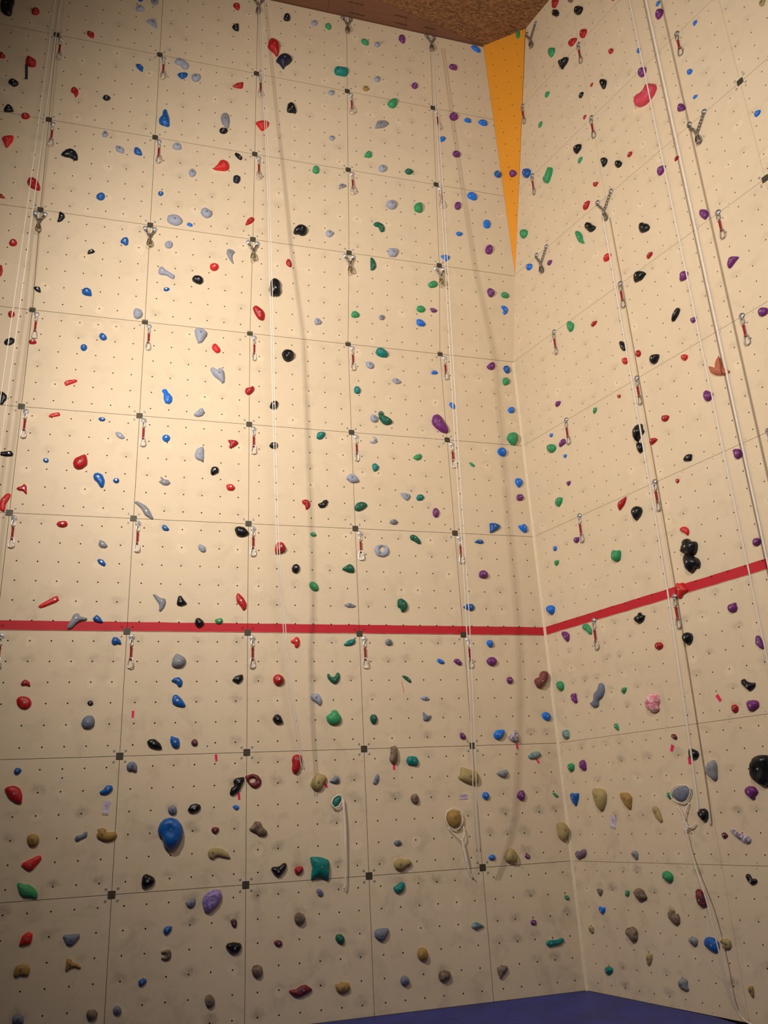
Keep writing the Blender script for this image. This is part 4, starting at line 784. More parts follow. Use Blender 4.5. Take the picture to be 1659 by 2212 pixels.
A|K|0.959,-0.483,0.037,-0.002,0.003,0.036|medium black oval hold, left wall third column, row just below red stripe|black holds on the left wall|-23,-36 7,-46 54,5 47,52 -24,35 -62,-10||
A|b|4.165,2.290,0.055,-0.003,-0.000,0.052|bright blue rounded hold, left wall corner column, second row above stripe, upper right, upper one|bright blue holds on the left wall|-31,-52 22,-61 55,-21 51,32 8,61 -39,44 -65,-3||
A|K|-1.537,3.164,0.026,0.001,0.004,0.039|medium black oval hold, left wall first column, third row above red stripe|black holds on the left wall|-45,-38 -9,-48 24,-30 58,10 53,32 16,58 -40,27 -56,-11||
R|P|2.496,0.722,0.042,-0.001,0.000,0.040|medium purple oval hold, right wall third strip, row just below red stripe, lower left|purple holds on the right wall|-45,-5 -44,-34 -19,-49 29,-32 63,-12 65,24 38,43 -33,47 -54,18||
R|S|0.896,-1.393,0.028,-0.001,0.004,0.030|medium sand yellow long hold, right wall second strip, bottom row|sand yellow holds on the right wall|-36,-36 -17,-58 9,-38 38,10 43,50 -7,48 -29,23||
R|P|2.681,3.646,0.046,0.001,-0.006,0.043|medium purple oval hold, right wall third strip, second row above red stripe|purple holds on the right wall|-42,-23 -26,-51 9,-59 47,-36 59,-3 24,33 -2,60 -26,56 -44,23||
C|K|1.438,3.365,0.049,-0.000,-0.007,0.042|medium black oval hold, left wall fourth column, seventh row above red stripe|black holds on the left wall|-34,-51 13,-49 44,-29 42,30 10,66 -29,49 -46,-15||
R|P|0.685,3.987,0.034,-0.007,0.005,0.036|medium purple oval hold, right wall corner strip, second row above red stripe|purple holds on the right wall|-54,-35 -6,-31 52,-22 61,1 30,45 -24,41 -60,1||
R|N|0.501,3.313,0.051,0.006,0.002,0.046|medium green rounded hold, right wall corner strip, second row above red stripe|green holds on the right wall|-47,-33 -4,-62 46,-27 64,24 21,49 -29,44 -50,4||
A|K|0.370,0.314,0.039,-0.005,-0.004,0.037|medium black triangular hold, left wall third column, row just above red stripe|black holds on the left wall|-40,-35 2,-47 31,-34 63,-21 23,27 -2,64 -31,57 -44,-11||
A|N|1.756,0.515,0.042,0.005,-0.001,0.040|medium green oval hold, left wall fourth column, row just above red stripe|green holds on the left wall|-41,-8 -16,-40 22,-56 55,-39 49,19 4,51 -28,48 -45,24||
R|R|1.598,6.732,0.042,0.002,0.007,0.038|red oval hold, right wall second strip, fifth row above stripe, lower right, lower one|red holds on the right wall|-44,-32 2,-47 49,-3 59,35 -12,50 -54,-4||
R|K|1.957,1.418,0.062,0.000,0.004,0.049|medium black rounded hold, right wall third strip, row just below red stripe|black holds on the right wall|-44,-33 -7,-64 31,-47 56,-4 49,33 7,57 -34,49 -56,9||
A|O|-1.019,2.325,0.017,0.021,0.010,0.022|medium bright red long hold, left wall second column, second row above red stripe|bright red holds on the left wall|-44,-28 13,-16 67,3 50,42 -36,14 -51,-15||
C|N|2.527,1.473,0.046,-0.002,-0.002,0.040|medium green rounded hold, left wall fifth column, sixth row above red stripe|green holds on the left wall|11,-46 43,-24 42,34 3,56 -36,21 -62,-41||
A|N|4.321,3.292,0.045,0.007,0.006,0.043|medium green oval hold, left wall corner column, third row above red stripe|green holds on the left wall|-37,-36 -18,-59 40,-31 57,20 23,55 -25,47 -41,4||
R|O|2.137,2.437,0.032,0.003,0.005,0.030|medium bright red oval hold, right wall third strip, row just above red stripe|bright red holds on the right wall|-44,5 -3,-29 27,-62 48,-27 44,8 13,39 -31,44 -54,21||
A|Y|2.754,-3.125,0.059,0.000,-0.001,0.049|medium ochre rounded hold, left wall fifth column, bottom row|ochre holds on the left wall|-46,-30 -8,-58 40,-47 54,-13 41,38 7,56 -35,49 -53,5||
C|P|3.745,0.922,0.048,0.002,-0.007,0.041|medium purple oval hold, left wall corner column, fifth row above red stripe, upper left|purple holds on the left wall|-30,-51 10,-59 43,-24 44,43 3,60 -29,42 -41,-10||
R|N|1.270,-0.673,0.051,0.009,-0.000,0.043|medium green rounded hold, right wall second strip, bottom row|green holds on the right wall|-51,-19 -24,-32 14,-52 50,-33 62,6 42,32 -1,49 -36,41 -56,7||
A|T|1.950,-1.693,0.035,-0.006,-0.004,0.034|medium teal oval hold, left wall fourth column, second row below red stripe|teal holds on the left wall|-28,-56 8,-46 46,7 44,41 11,48 -31,22 -50,-16||
C|E|3.075,1.321,0.043,-0.002,-0.001,0.039|medium dark green oval hold, left wall fifth column, sixth row above red stripe|dark green holds on the left wall|-19,-45 29,-35 69,11 12,45 -35,30 -56,-6||
A|O|1.555,-0.097,0.030,0.008,0.010,0.033|medium bright red rounded hold, left wall fourth column, row just below red stripe|bright red holds on the left wall|-45,-5 -14,-17 -8,-54 17,-62 42,-29 46,14 30,52 -1,54 -14,33 -53,14||
C|K|0.856,1.126,0.026,0.016,-0.013,0.027|medium black long hold, left wall third column, fifth row above red stripe|black holds on the left wall|0,-40 36,-49 49,-6 5,34 -39,46 -52,16||
C|L|2.715,1.299,0.047,0.002,0.001,0.047|medium pale grey rounded hold, left wall fifth column, sixth row above red stripe|pale grey holds on the left wall|47,33 26,48 0,54 -29,43 -47,19 -53,-8 -49,-34 -28,-52 0,-52 27,-40 49,-20 57,9||
A|N|3.060,2.140,0.031,-0.006,-0.005,0.034|medium green oval hold, left wall fifth column, second row above red stripe|green holds on the left wall|-17,-45 28,-30 52,17 32,46 -28,24 -67,-13||
C|D|0.838,0.794,0.039,0.002,0.000,0.043|medium navy oval hold, left wall third column, fifth row above red stripe|navy holds on the left wall|-31,-49 19,-57 46,-13 45,43 1,59 -38,37 -42,-20||
R|N|0.157,1.241,0.050,0.002,-0.003,0.046|medium green rounded hold, right wall corner strip, row just below red stripe|green holds on the right wall|-46,-24 0,-60 47,-42 54,12 20,49 -27,52 -49,13||
B|B|-0.801,0.279,0.047,0.009,0.003,0.045|medium blue rounded hold, left wall second column, fourth row above red stripe, lower left|blue holds on the left wall|-36,-28 -4,-43 66,-45 49,36 4,53 -33,32 -46,-4||
C|N|2.506,3.237,0.039,0.001,-0.000,0.037|medium green oval hold, left wall fifth column, seventh row above red stripe|green holds on the left wall|-37,-23 -4,-39 45,-39 55,-3 27,34 -31,52 -54,19||
A|B|0.365,-0.504,0.032,0.006,0.009,0.031|medium blue oval hold, left wall third column, row just below red stripe, upper left|blue holds on the left wall|-18,-11 12,-54 40,-40 50,6 14,47 -31,41 -67,10||
R|P|0.353,1.076,0.039,-0.006,0.006,0.034|medium purple oval hold, right wall corner strip, row just below red stripe, lower left|purple holds on the right wall|-30,-30 11,-56 37,-43 28,3 30,49 -26,55 -50,22||
R|P|2.675,6.383,0.048,0.003,0.003,0.041|medium purple rounded hold, right wall third strip, fourth row above red stripe|purple holds on the right wall|-46,-9 -31,-43 5,-46 57,-8 65,26 -10,56 -41,25||
A|L|-0.339,2.144,0.022,0.005,-0.004,0.029|medium pale grey long hold, left wall second column, second row above red stripe|pale grey holds on the left wall|-31,-10 1,-38 37,-39 58,-20 9,35 -28,43 -48,30||
C|K|-1.784,1.254,0.038,0.006,-0.004,0.041|medium black triangular hold, left wall first column, sixth row above red stripe|black holds on the left wall|12,-47 61,-32 38,27 -2,59 -19,44 -44,1 -47,-52||
R|O|1.777,5.868,0.046,-0.005,-0.001,0.041|medium bright red oval hold, right wall second strip, fourth row above red stripe|bright red holds on the right wall|-54,-28 -6,-45 40,-29 59,9 30,37 -21,42 -50,14||
A|B|3.755,1.106,0.025,-0.001,0.001,0.024|medium blue long hold, left wall corner column, row just above red stripe|blue holds on the left wall|2,-26 51,-13 36,23 -15,25 -74,-10||
A|P|3.757,0.706,0.054,0.004,0.002,0.046|medium purple rounded hold, left wall corner column, row just above red stripe|purple holds on the left wall|-45,-36 3,-48 55,-28 59,21 11,53 -33,38 -50,-1||
A|K|1.361,-0.889,0.050,-0.004,0.003,0.043|medium black rounded hold, left wall fourth column, row just below red stripe|black holds on the left wall|-38,-26 -9,-46 33,-39 59,-30 33,34 3,52 -27,47 -53,7||
A|Y|-0.847,-1.903,0.047,-0.000,-0.002,0.045|medium ochre rounded hold, left wall second column, second row below red stripe|ochre holds on the left wall|44,26 22,45 -5,52 -30,49 -49,31 -52,3 -41,-24 -22,-46 5,-56 30,-48 46,-28 52,-3||
R|G|1.268,-1.550,0.048,-0.008,-0.000,0.041|medium grey rounded hold, right wall second strip, bottom row|grey holds on the right wall|-58,-32 -1,-44 42,-45 33,-7 43,27 23,46 -26,38 -56,17||
R|S|1.789,-1.185,0.037,0.020,0.004,0.035|medium sand yellow oval hold, right wall second strip, bottom row|sand yellow holds on the right wall|-12,0 -40,-23 -21,-42 32,-39 56,-12 53,29 19,42 -28,35 -59,11||
A|R|1.371,-0.490,0.060,0.002,-0.001,0.051|medium red rounded hold, left wall fourth column, row just below red stripe|red holds on the left wall|50,28 27,46 0,55 -29,51 -50,29 -55,1 -48,-27 -29,-50 0,-57 27,-47 48,-28 59,-1||
B|N|3.193,0.566,0.040,0.005,0.004,0.043|medium green rounded hold, left wall fifth column, fourth row above red stripe, lower right|green holds on the left wall|-41,-30 -2,-43 44,-32 64,12 20,51 -34,41 -52,0||
C|K|0.773,3.046,0.042,-0.002,-0.008,0.039|medium black oval hold, left wall third column, seventh row above red stripe|black holds on the left wall|-14,-53 43,-57 39,50 12,52 -32,22 -48,-15||
A|K|0.675,1.796,0.043,0.004,0.006,0.041|medium black oval hold, left wall third column, second row above red stripe|black holds on the left wall|-39,-33 -22,-55 16,-36 47,-14 48,34 14,53 -24,43 -40,8||
C|L|0.307,0.786,0.039,0.001,0.001,0.040|medium pale grey oval hold, left wall third column, fifth row above red stripe|pale grey holds on the left wall|34,34 18,50 -2,57 -23,46 -36,21 -40,-7 -35,-35 -19,-54 2,-55 22,-43 38,-22 43,8||
A|Z|-0.031,-1.308,0.042,0.006,0.012,0.036|slate grey rounded hold, left wall third column, second row below stripe, upper left, upper one|slate grey holds on the left wall|-43,-15 -23,-31 3,-21 26,-43 50,-34 49,20 15,56 -27,51 -49,18||
R|K|1.792,-0.149,0.056,0.002,0.005,0.044|medium black rounded hold, right wall second strip, second row below red stripe, lower right|black holds on the right wall|-33,-32 -9,-58 22,-49 45,-15 48,29 20,54 -32,51 -60,20||
C|K|-1.766,1.613,0.040,0.004,-0.000,0.043|medium black oval hold, left wall first column, sixth row above red stripe|black holds on the left wall|-44,-23 15,-55 57,-23 60,16 1,52 -36,35 -52,-2||
R|b|0.518,6.569,0.043,0.004,-0.004,0.041|medium bright blue rounded hold, right wall corner strip, fourth row above red stripe|bright blue holds on the right wall|-47,-12 -17,-42 34,-48 57,-5 38,28 -22,56 -42,24||
R|P|2.855,2.960,0.041,0.009,-0.006,0.038|medium purple oval hold, right wall third strip, row just above red stripe|purple holds on the right wall|-28,4 -34,-23 -11,-53 37,-47 55,-12 32,35 -15,54 -36,41||
A|B|4.356,3.470,0.045,-0.000,0.006,0.041|medium blue oval hold, left wall corner column, third row above red stripe|blue holds on the left wall|-30,-31 0,-58 33,-43 47,7 23,55 -25,52 -48,17||
A|L|2.518,3.331,0.040,-0.002,-0.004,0.042|medium pale grey rounded hold, left wall fifth column, third row above red stripe, upper left|pale grey holds on the left wall|-38,-36 13,-55 51,-21 37,33 -7,45 -56,33||
R|P|0.352,0.378,0.048,-0.002,0.002,0.042|medium purple rounded hold, right wall corner strip, second row below red stripe|purple holds on the right wall|-36,-27 3,-51 41,-48 43,17 21,55 -23,49 -48,5||
C|P|3.764,1.724,0.047,-0.005,-0.003,0.044|medium purple rounded hold, left wall corner column, sixth row above red stripe, lower left|purple holds on the left wall|-23,-52 52,-34 57,18 10,45 -40,38 -56,-15||
A|Q|1.162,-3.127,0.047,0.002,-0.001,0.045|medium brown rounded hold, left wall fourth column, bottom row, lower left|brown holds on the left wall|-40,-23 -8,-54 29,-48 52,-17 45,31 7,52 -35,48 -49,11||
C|N|1.828,1.110,0.047,-0.001,-0.003,0.039|medium green oval hold, left wall fourth column, fifth row above red stripe|green holds on the left wall|-35,-41 11,-53 40,-29 39,27 16,60 -29,48 -43,-10||
A|Z|2.372,-1.501,0.022,-0.001,-0.007,0.024|medium slate grey long hold, left wall fifth column, second row below red stripe|slate grey holds on the left wall|-10,-56 23,-21 28,36 14,54 -12,26 -42,-41||
B|R|1.500,0.953,0.025,-0.001,-0.003,0.032|medium red oval hold, left wall fourth column, fourth row above red stripe|red holds on the left wall|-21,-36 23,-52 37,-31 28,21 -2,58 -26,44 -39,-3||
A|b|4.360,-0.911,0.039,-0.001,0.001,0.043|medium bright blue rounded hold, left wall corner column, row just below red stripe|bright blue holds on the left wall|-45,-20 -7,-47 36,-44 55,-4 32,41 -16,49 -54,24||
R|K|1.794,0.376,0.050,-0.002,-0.003,0.042|medium black rounded hold, right wall second strip, second row below red stripe, upper right|black holds on the right wall|-46,11 -47,-33 -12,-49 33,-39 57,-11 48,20 0,47 -34,53||
R|P|2.681,5.022,0.047,0.013,0.001,0.042|medium purple rounded hold, right wall third strip, third row above red stripe|purple holds on the right wall|-31,7 -47,-13 -39,-40 17,-51 46,-34 61,6 34,44 -8,53 -33,28||
R|K|2.161,-0.667,0.025,-0.001,-0.016,0.024|medium black oval hold, right wall third strip, bottom row|black holds on the right wall|-45,3 -25,-27 -4,-45 36,-33 56,-15 44,6 7,4 -3,31 -21,43 -45,33||
C|R|-0.963,2.495,0.029,-0.005,0.003,0.036|medium red oval hold, left wall second column, seventh row above red stripe|red holds on the left wall|-40,-17 3,-47 36,-44 39,2 32,30 -21,45 -49,30||
O|P|0.171,1.465,0.048,-0.001,0.000,0.043|medium purple rounded hold, orange corner facet , halfway down|purple holds on the orange corner facet|-43,-17 -24,-49 25,-48 57,-25 45,22 9,49 -24,49 -45,19||
B|N|4.367,0.908,0.041,-0.006,-0.000,0.038|medium green oval hold, left wall corner column, fourth row above red stripe|green holds on the left wall|-37,-38 37,-39 56,-5 28,35 -29,39 -56,8||
C|L|-0.419,3.023,0.037,-0.002,0.000,0.040|medium pale grey rounded hold, left wall second column, seventh row above red stripe|pale grey holds on the left wall|-43,-10 -34,-49 7,-39 67,-13 46,28 -4,52 -39,32||
A|P|3.962,-1.724,0.042,-0.005,-0.006,0.040|medium purple oval hold, left wall corner column, second row below red stripe|purple holds on the left wall|-16,-53 24,-47 44,11 23,54 -18,44 -57,-8||
A|L|2.535,2.601,0.045,-0.001,0.003,0.042|medium pale grey rounded hold, left wall fifth column, third row above red stripe, lower left|pale grey holds on the left wall|-36,-30 -1,-50 43,-36 44,6 23,49 -27,54 -47,7||
A|Z|2.952,-0.887,0.027,0.005,-0.017,0.029|medium slate grey curved hold, left wall fifth column, row just below red stripe|slate grey holds on the left wall|-32,-6 -37,-39 15,-50 43,-20 61,13 6,11 -18,42 -38,49||
C|B|4.355,1.516,0.049,0.001,0.002,0.042|medium blue rounded hold, left wall corner column, sixth row above red stripe|blue holds on the left wall|-33,-30 1,-48 42,-38 51,5 17,51 -28,49 -50,10||
A|R|-0.838,1.100,0.030,0.004,0.002,0.033|medium red oval hold, left wall second column, row just above red stripe|red holds on the left wall|-34,-26 6,-34 44,-20 53,12 28,39 -38,29 -58,0||
B|N|2.336,0.388,0.038,-0.001,0.005,0.041|medium green rounded hold, left wall fifth column, fourth row above red stripe, lower left|green holds on the left wall|-40,-34 4,-40 49,-24 60,14 10,51 -34,37 -48,-5||
C|L|1.998,0.225,0.040,0.003,0.007,0.041|medium pale grey rounded hold, left wall fourth column, fifth row above red stripe|pale grey holds on the left wall|-32,-36 5,-51 35,-27 67,20 4,53 -33,38 -45,2||
C|K|0.662,1.454,0.041,0.000,-0.001,0.039|medium black oval hold, left wall third column, sixth row above red stripe|black holds on the left wall|47,30 25,41 -2,40 -28,32 -48,13 -52,-9 -43,-28 -25,-41 2,-43 28,-31 45,-12 53,10||
C|L|0.114,1.118,0.044,0.005,0.002,0.045|medium pale grey rounded hold, left wall third column, fifth row above red stripe, upper left|pale grey holds on the left wall|44,27 28,45 2,51 -24,40 -43,20 -53,-5 -48,-30 -27,-44 -2,-47 25,-41 46,-22 52,4||
A|L|2.951,-0.695,0.021,0.006,-0.001,0.023|medium pale grey long hold, left wall fifth column, row just below red stripe|pale grey holds on the left wall|-34,-14 11,-28 56,-13 34,19 -12,25 -56,11||
A|K|1.565,0.706,0.046,0.002,0.006,0.039|medium black rounded hold, left wall fourth column, row just above red stripe|black holds on the left wall|-33,-40 5,-55 37,-26 48,27 12,55 -26,41 -43,-1||
R|T|0.350,-1.544,0.037,-0.008,-0.003,0.032|medium teal oval hold, right wall corner strip, bottom row|teal holds on the right wall|-40,-29 -4,-40 50,-7 56,21 18,34 -31,26 -49,-3||
R|H|0.153,0.718,0.053,0.005,-0.001,0.043|medium pale mint rounded hold, right wall corner strip, row just below red stripe|pale mint holds on the right wall|-39,-22 -19,-48 41,-46 51,17 35,43 -28,45 -41,10||
A|Q|1.559,-2.723,0.055,0.002,-0.000,0.047|medium brown rounded hold, left wall fourth column, bottom row, upper left|brown holds on the left wall|46,23 26,41 1,51 -26,48 -45,30 -50,4 -45,-22 -28,-44 -1,-53 24,-45 44,-29 54,-4||
A|Z|1.944,-1.494,0.035,0.008,-0.002,0.030|medium slate grey oval hold, left wall fourth column, second row below red stripe|slate grey holds on the left wall|8,-35 42,-23 40,17 5,41 -26,14 -69,-13||
C|R|0.779,3.376,0.037,0.002,0.001,0.039|medium red rounded hold, left wall third column, seventh row above red stripe|red holds on the left wall|2,-55 32,-51 43,2 29,46 -16,43 -43,25 -48,-10||
B|O|0.607,0.777,0.052,0.000,-0.002,0.044|medium bright red rounded hold, left wall third column, fourth row above red stripe|bright red holds on the left wall|46,31 24,45 -2,46 -28,39 -48,19 -51,-7 -42,-29 -24,-45 2,-50 28,-38 44,-18 52,7||
A|T|2.521,1.967,0.036,0.002,0.006,0.034|medium teal oval hold, left wall fifth column, second row above red stripe, upper left|teal holds on the left wall|-32,-20 -13,-56 27,-31 50,14 2,55 -34,38||
A|Z|-0.840,-3.303,0.036,0.007,-0.002,0.034|medium slate grey oval hold, left wall second column, bottom row|slate grey holds on the left wall|-40,-31 47,-41 47,1 26,33 -33,35 -46,2||
A|B|-0.432,0.117,0.030,-0.002,0.006,0.028|medium blue oval hold, left wall second column, row just above red stripe|blue holds on the left wall|-35,-15 11,-32 58,-33 24,22 -11,49 -47,9||
R|K|2.322,3.133,0.035,0.016,-0.006,0.033|medium black oval hold, right wall third strip, second row above red stripe|black holds on the right wall|-43,-20 37,-48 60,14 18,33 -23,24 -49,-2||
C|B|-0.713,0.278,0.043,-0.001,-0.005,0.042|medium blue rounded hold, left wall second column, fifth row above red stripe|blue holds on the left wall|37,39 15,50 -10,45 -31,30 -47,8 -49,-18 -35,-37 -15,-47 10,-47 33,-32 45,-7 46,17||
R|P|2.494,1.591,0.041,-0.002,-0.003,0.039|medium purple oval hold, right wall third strip, row just below red stripe, upper left|purple holds on the right wall|-47,-23 -26,-42 27,-43 45,-12 40,8 42,37 1,36 -34,33 -49,5||
C|G|2.173,0.944,0.024,-0.004,-0.002,0.030|medium grey oval hold, left wall fourth column, fifth row above red stripe|grey holds on the left wall|-30,-40 16,-27 65,9 16,34 -22,28 -45,-4||
A|B|-0.245,-0.105,0.034,-0.006,0.011,0.033|medium blue rounded hold, left wall second column, row just below red stripe|blue holds on the left wall|-36,-20 -13,-35 13,-20 54,-27 45,10 10,45 -29,44 -43,3||
A|Q|0.741,-3.323,0.042,0.002,-0.002,0.040|medium brown rounded hold, left wall third column, bottom row|brown holds on the left wall|-28,-38 8,-56 46,-23 41,19 6,50 -30,44 -44,4||
C|b|3.568,1.923,0.029,-0.000,-0.001,0.032|bright blue oval hold, left wall corner column, sixth row above stripe, upper left, left one|bright blue holds on the left wall|-29,-47 13,-36 56,16 23,46 -19,33 -42,-10||
A|G|-0.433,0.899,0.029,-0.002,0.002,0.031|medium grey oval hold, left wall second column, row just above red stripe|grey holds on the left wall|-17,-32 29,-36 52,-14 13,32 -32,52 -44,-2||
C|R|-1.604,2.666,0.042,0.001,0.000,0.040|medium red rounded hold, left wall first column, seventh row above red stripe|red holds on the left wall|37,34 19,46 -3,50 -26,38 -40,14 -44,-11 -38,-35 -20,-49 3,-48 24,-35 41,-15 47,12||
A|Q|0.342,-2.925,0.026,0.024,0.014,0.025|medium brown curved hold, left wall third column, bottom row|brown holds on the left wall|-35,14 0,9 1,-14 -29,-16 -34,-30 8,-47 43,-36 56,5 40,43 -11,40 -39,31||
A|T|2.341,2.965,0.040,0.002,0.002,0.038|medium teal oval hold, left wall fifth column, third row above red stripe, lower left|teal holds on the left wall|-30,-34 -1,-50 35,-37 44,18 15,54 -24,46 -39,3||
A|L|0.564,0.897,0.030,0.002,0.002,0.033|medium pale grey oval hold, left wall third column, row just above red stripe|pale grey holds on the left wall|-36,-5 -7,-36 24,-44 45,-21 34,23 -21,50 -39,34||
C|L|2.035,2.320,0.031,0.004,0.002,0.034|medium pale grey oval hold, left wall fourth column, sixth row above red stripe|pale grey holds on the left wall|-32,-30 7,-38 41,-11 45,42 -10,39 -51,-3||
B|B|-0.420,0.948,0.039,0.004,0.005,0.038|medium blue rounded hold, left wall second column, fourth row above red stripe, upper right|blue holds on the left wall|-41,-20 -15,-27 12,-48 40,-34 43,24 26,58 -19,43 -45,4||
C|b|3.955,2.299,0.033,-0.004,0.004,0.033|bright blue oval hold, left wall corner column, sixth row above stripe, upper left, right one|bright blue holds on the left wall|-42,-25 18,-33 55,-19 35,31 -16,40 -50,5||
A|L|2.521,2.318,0.019,0.016,-0.008,0.021|medium pale grey curved hold, left wall fifth column, second row above red stripe|pale grey holds on the left wall|8,17 -13,-15 -60,-18 -21,-46 30,-34 43,5 26,41 -13,51||
R|P|3.402,4.161,0.042,0.002,0.000,0.040|medium purple rounded hold, right wall right-hand strip, second row above red stripe|purple holds on the right wall|-34,-23 -14,-43 42,-44 57,10 10,45 -20,44 -41,12||
A|K|0.554,0.098,0.047,0.005,-0.002,0.039|medium black rounded hold, left wall third column, row just above red stripe|black holds on the left wall|-32,-30 1,-57 50,-17 50,13 4,49 -31,42 -42,0||
A|K|1.333,2.153,0.042,-0.003,0.001,0.039|medium black rounded hold, left wall fourth column, second row above red stripe|black holds on the left wall|-27,-34 6,-42 39,-23 46,27 19,44 -28,36 -54,-8||
A|P|4.337,1.696,0.040,0.003,0.001,0.038|medium purple rounded hold, left wall corner column, second row above red stripe|purple holds on the left wall|-33,-43 21,-38 52,1 29,45 -25,38 -44,-3||
C|G|-0.240,3.168,0.028,-0.003,-0.004,0.035|medium grey oval hold, left wall second column, seventh row above red stripe|grey holds on the left wall|-46,-9 -15,-43 27,-33 43,14 40,47 -50,24||
A|Q|2.767,-1.708,0.048,0.000,0.001,0.040|medium brown rounded hold, left wall fifth column, second row below red stripe|brown holds on the left wall|-34,-26 -4,-50 33,-41 45,10 21,51 -17,47 -44,8||
B|P|3.370,0.573,0.027,-0.005,0.001,0.029|medium purple oval hold, left wall fifth column, fourth row above red stripe|purple holds on the left wall|-22,-28 17,-29 56,3 1,32 -53,23||
A|E|1.946,-2.929,0.038,-0.002,0.004,0.037|medium dark green oval hold, left wall fourth column, bottom row|dark green holds on the left wall|-30,-24 20,-48 38,-29 42,10 12,42 -34,41 -48,7||
A|P|3.362,-0.306,0.027,-0.003,0.003,0.029|medium purple oval hold, left wall fifth column, row just below red stripe|purple holds on the left wall|-4,-34 37,-38 46,-6 8,36 -33,33 -54,8||
R|R|1.952,3.471,0.033,-0.004,0.002,0.031|medium red oval hold, right wall third strip, second row above red stripe, lower left|red holds on the right wall|-40,-10 -19,-34 20,-25 61,-8 37,23 -18,38 -41,15||
A|O|0.852,1.616,0.035,0.004,-0.004,0.037|medium bright red oval hold, left wall third column, second row above red stripe|bright red holds on the left wall|-30,-39 27,-42 56,-4 19,35 -25,32 -47,18||
A|T|3.051,1.622,0.033,0.003,-0.000,0.036|medium teal oval hold, left wall fifth column, second row above red stripe, lower right|teal holds on the left wall|-35,-40 23,-35 54,7 27,40 -23,33 -47,-5||
A|E|2.369,-0.902,0.045,0.001,0.004,0.038|medium dark green oval hold, left wall fifth column, row just below red stripe|dark green holds on the left wall|36,25 21,42 2,48 -18,45 -34,27 -38,1 -33,-23 -21,-44 -2,-52 17,-43 31,-25 39,-1||
A|b|4.356,2.887,0.039,-0.002,-0.005,0.037|medium bright blue rounded hold, left wall corner column, third row above red stripe|bright blue holds on the left wall|-30,-41 17,-43 45,-1 33,43 -15,40 -50,1||
A|Z|0.555,-2.519,0.026,0.001,-0.005,0.028|medium slate grey oval hold, left wall third column, bottom row|slate grey holds on the left wall|-35,-28 12,-43 41,-6 39,43 -5,22 -52,11||
C|P|3.199,2.693,0.042,0.001,0.000,0.041|medium purple rounded hold, left wall fifth column, seventh row above red stripe|purple holds on the left wall|-28,-42 13,-47 46,-12 41,30 4,50 -32,31 -45,-10||
B|L|0.075,0.984,0.042,-0.001,-0.001,0.042|medium pale grey rounded hold, left wall third column, fourth row above red stripe|pale grey holds on the left wall|40,30 22,45 -2,46 -24,36 -42,18 -48,-7 -38,-28 -21,-43 2,-48 26,-38 40,-17 45,6||
A|B|-0.432,0.709,0.022,-0.001,0.002,0.025|medium blue long hold, left wall second column, row just above red stripe|blue holds on the left wall|-12,-23 29,-44 44,-15 13,27 -28,37 -46,19||
C|b|3.751,0.504,0.027,-0.003,-0.000,0.029|medium bright blue oval hold, left wall corner column, fifth row above red stripe, lower left|bright blue holds on the left wall|-21,-34 28,-22 54,18 -11,34 -49,4||
A|B|-0.588,3.343,0.036,0.006,-0.004,0.034|medium blue oval hold, left wall second column, third row above red stripe|blue holds on the left wall|-21,-32 11,-47 44,-24 39,12 -1,48 -31,40 -42,2||
A|b|3.558,2.875,0.028,0.002,-0.002,0.029|medium bright blue oval hold, left wall corner column, third row above red stripe|bright blue holds on the left wall|-7,-41 23,-47 38,-6 13,40 -25,42 -42,12||
R|G|1.452,-1.193,0.040,0.001,-0.002,0.034|medium grey oval hold, right wall second strip, bottom row|grey holds on the right wall|-29,-27 4,-39 34,-22 44,10 25,33 -22,33 -56,12||
R|R|1.601,1.412,0.037,-0.004,0.000,0.036|medium red oval hold, right wall second strip, row just below red stripe|red holds on the right wall|45,10 29,26 8,35 -18,37 -38,26 -46,8 -44,-10 -31,-28 -8,-36 16,-34 36,-25 49,-9||
R|R|1.427,5.183,0.030,-0.007,0.001,0.026|medium red oval hold, right wall second strip, third row above red stripe|red holds on the right wall|-23,-28 28,-18 55,14 -13,32 -46,0||
C|R|-1.597,1.189,0.040,-0.004,-0.001,0.039|medium red rounded hold, left wall first column, fifth row above red stripe|red holds on the left wall|43,23 25,35 2,40 -22,35 -40,18 -45,-2 -41,-22 -26,-38 -2,-41 21,-33 39,-18 49,3||
B|L|1.867,0.244,0.039,0.001,0.001,0.036|medium pale grey rounded hold, left wall fourth column, fourth row above red stripe|pale grey holds on the left wall|-26,-46 32,-34 57,-5 8,46 -28,38 -42,0||
C|N|1.995,3.364,0.041,0.001,0.002,0.038|medium green rounded hold, left wall fourth column, seventh row above red stripe|green holds on the left wall|-29,-25 11,-46 40,-28 42,14 9,50 -31,38 -41,-2||
R|N|0.170,0.371,0.042,0.002,-0.002,0.039|medium green rounded hold, right wall corner strip, second row below red stripe|green holds on the right wall|-34,-31 -1,-48 38,-28 50,18 19,42 -27,39 -45,9||
A|Q|-0.252,-3.330,0.041,0.002,-0.001,0.039|medium brown rounded hold, left wall second column, bottom row|brown holds on the left wall|-33,-28 6,-45 43,-22 48,12 14,42 -33,38 -45,4||
B|K|-1.309,0.243,0.027,-0.000,0.003,0.026|medium black oval hold, left wall second column, fourth row above red stripe, lower left|black holds on the left wall|-12,-23 31,-37 36,-16 21,32 -28,30 -48,14||
C|K|-0.729,1.633,0.032,-0.005,-0.002,0.034|medium black rounded hold, left wall second column, sixth row above red stripe|black holds on the left wall|-11,-43 35,-22 48,11 5,37 -28,30 -48,-14||
R|R|2.149,3.643,0.034,0.005,-0.002,0.032|medium red oval hold, right wall third strip, second row above red stripe, upper left|red holds on the right wall|-39,-11 -9,-34 26,-34 55,0 30,25 -22,41 -41,13||
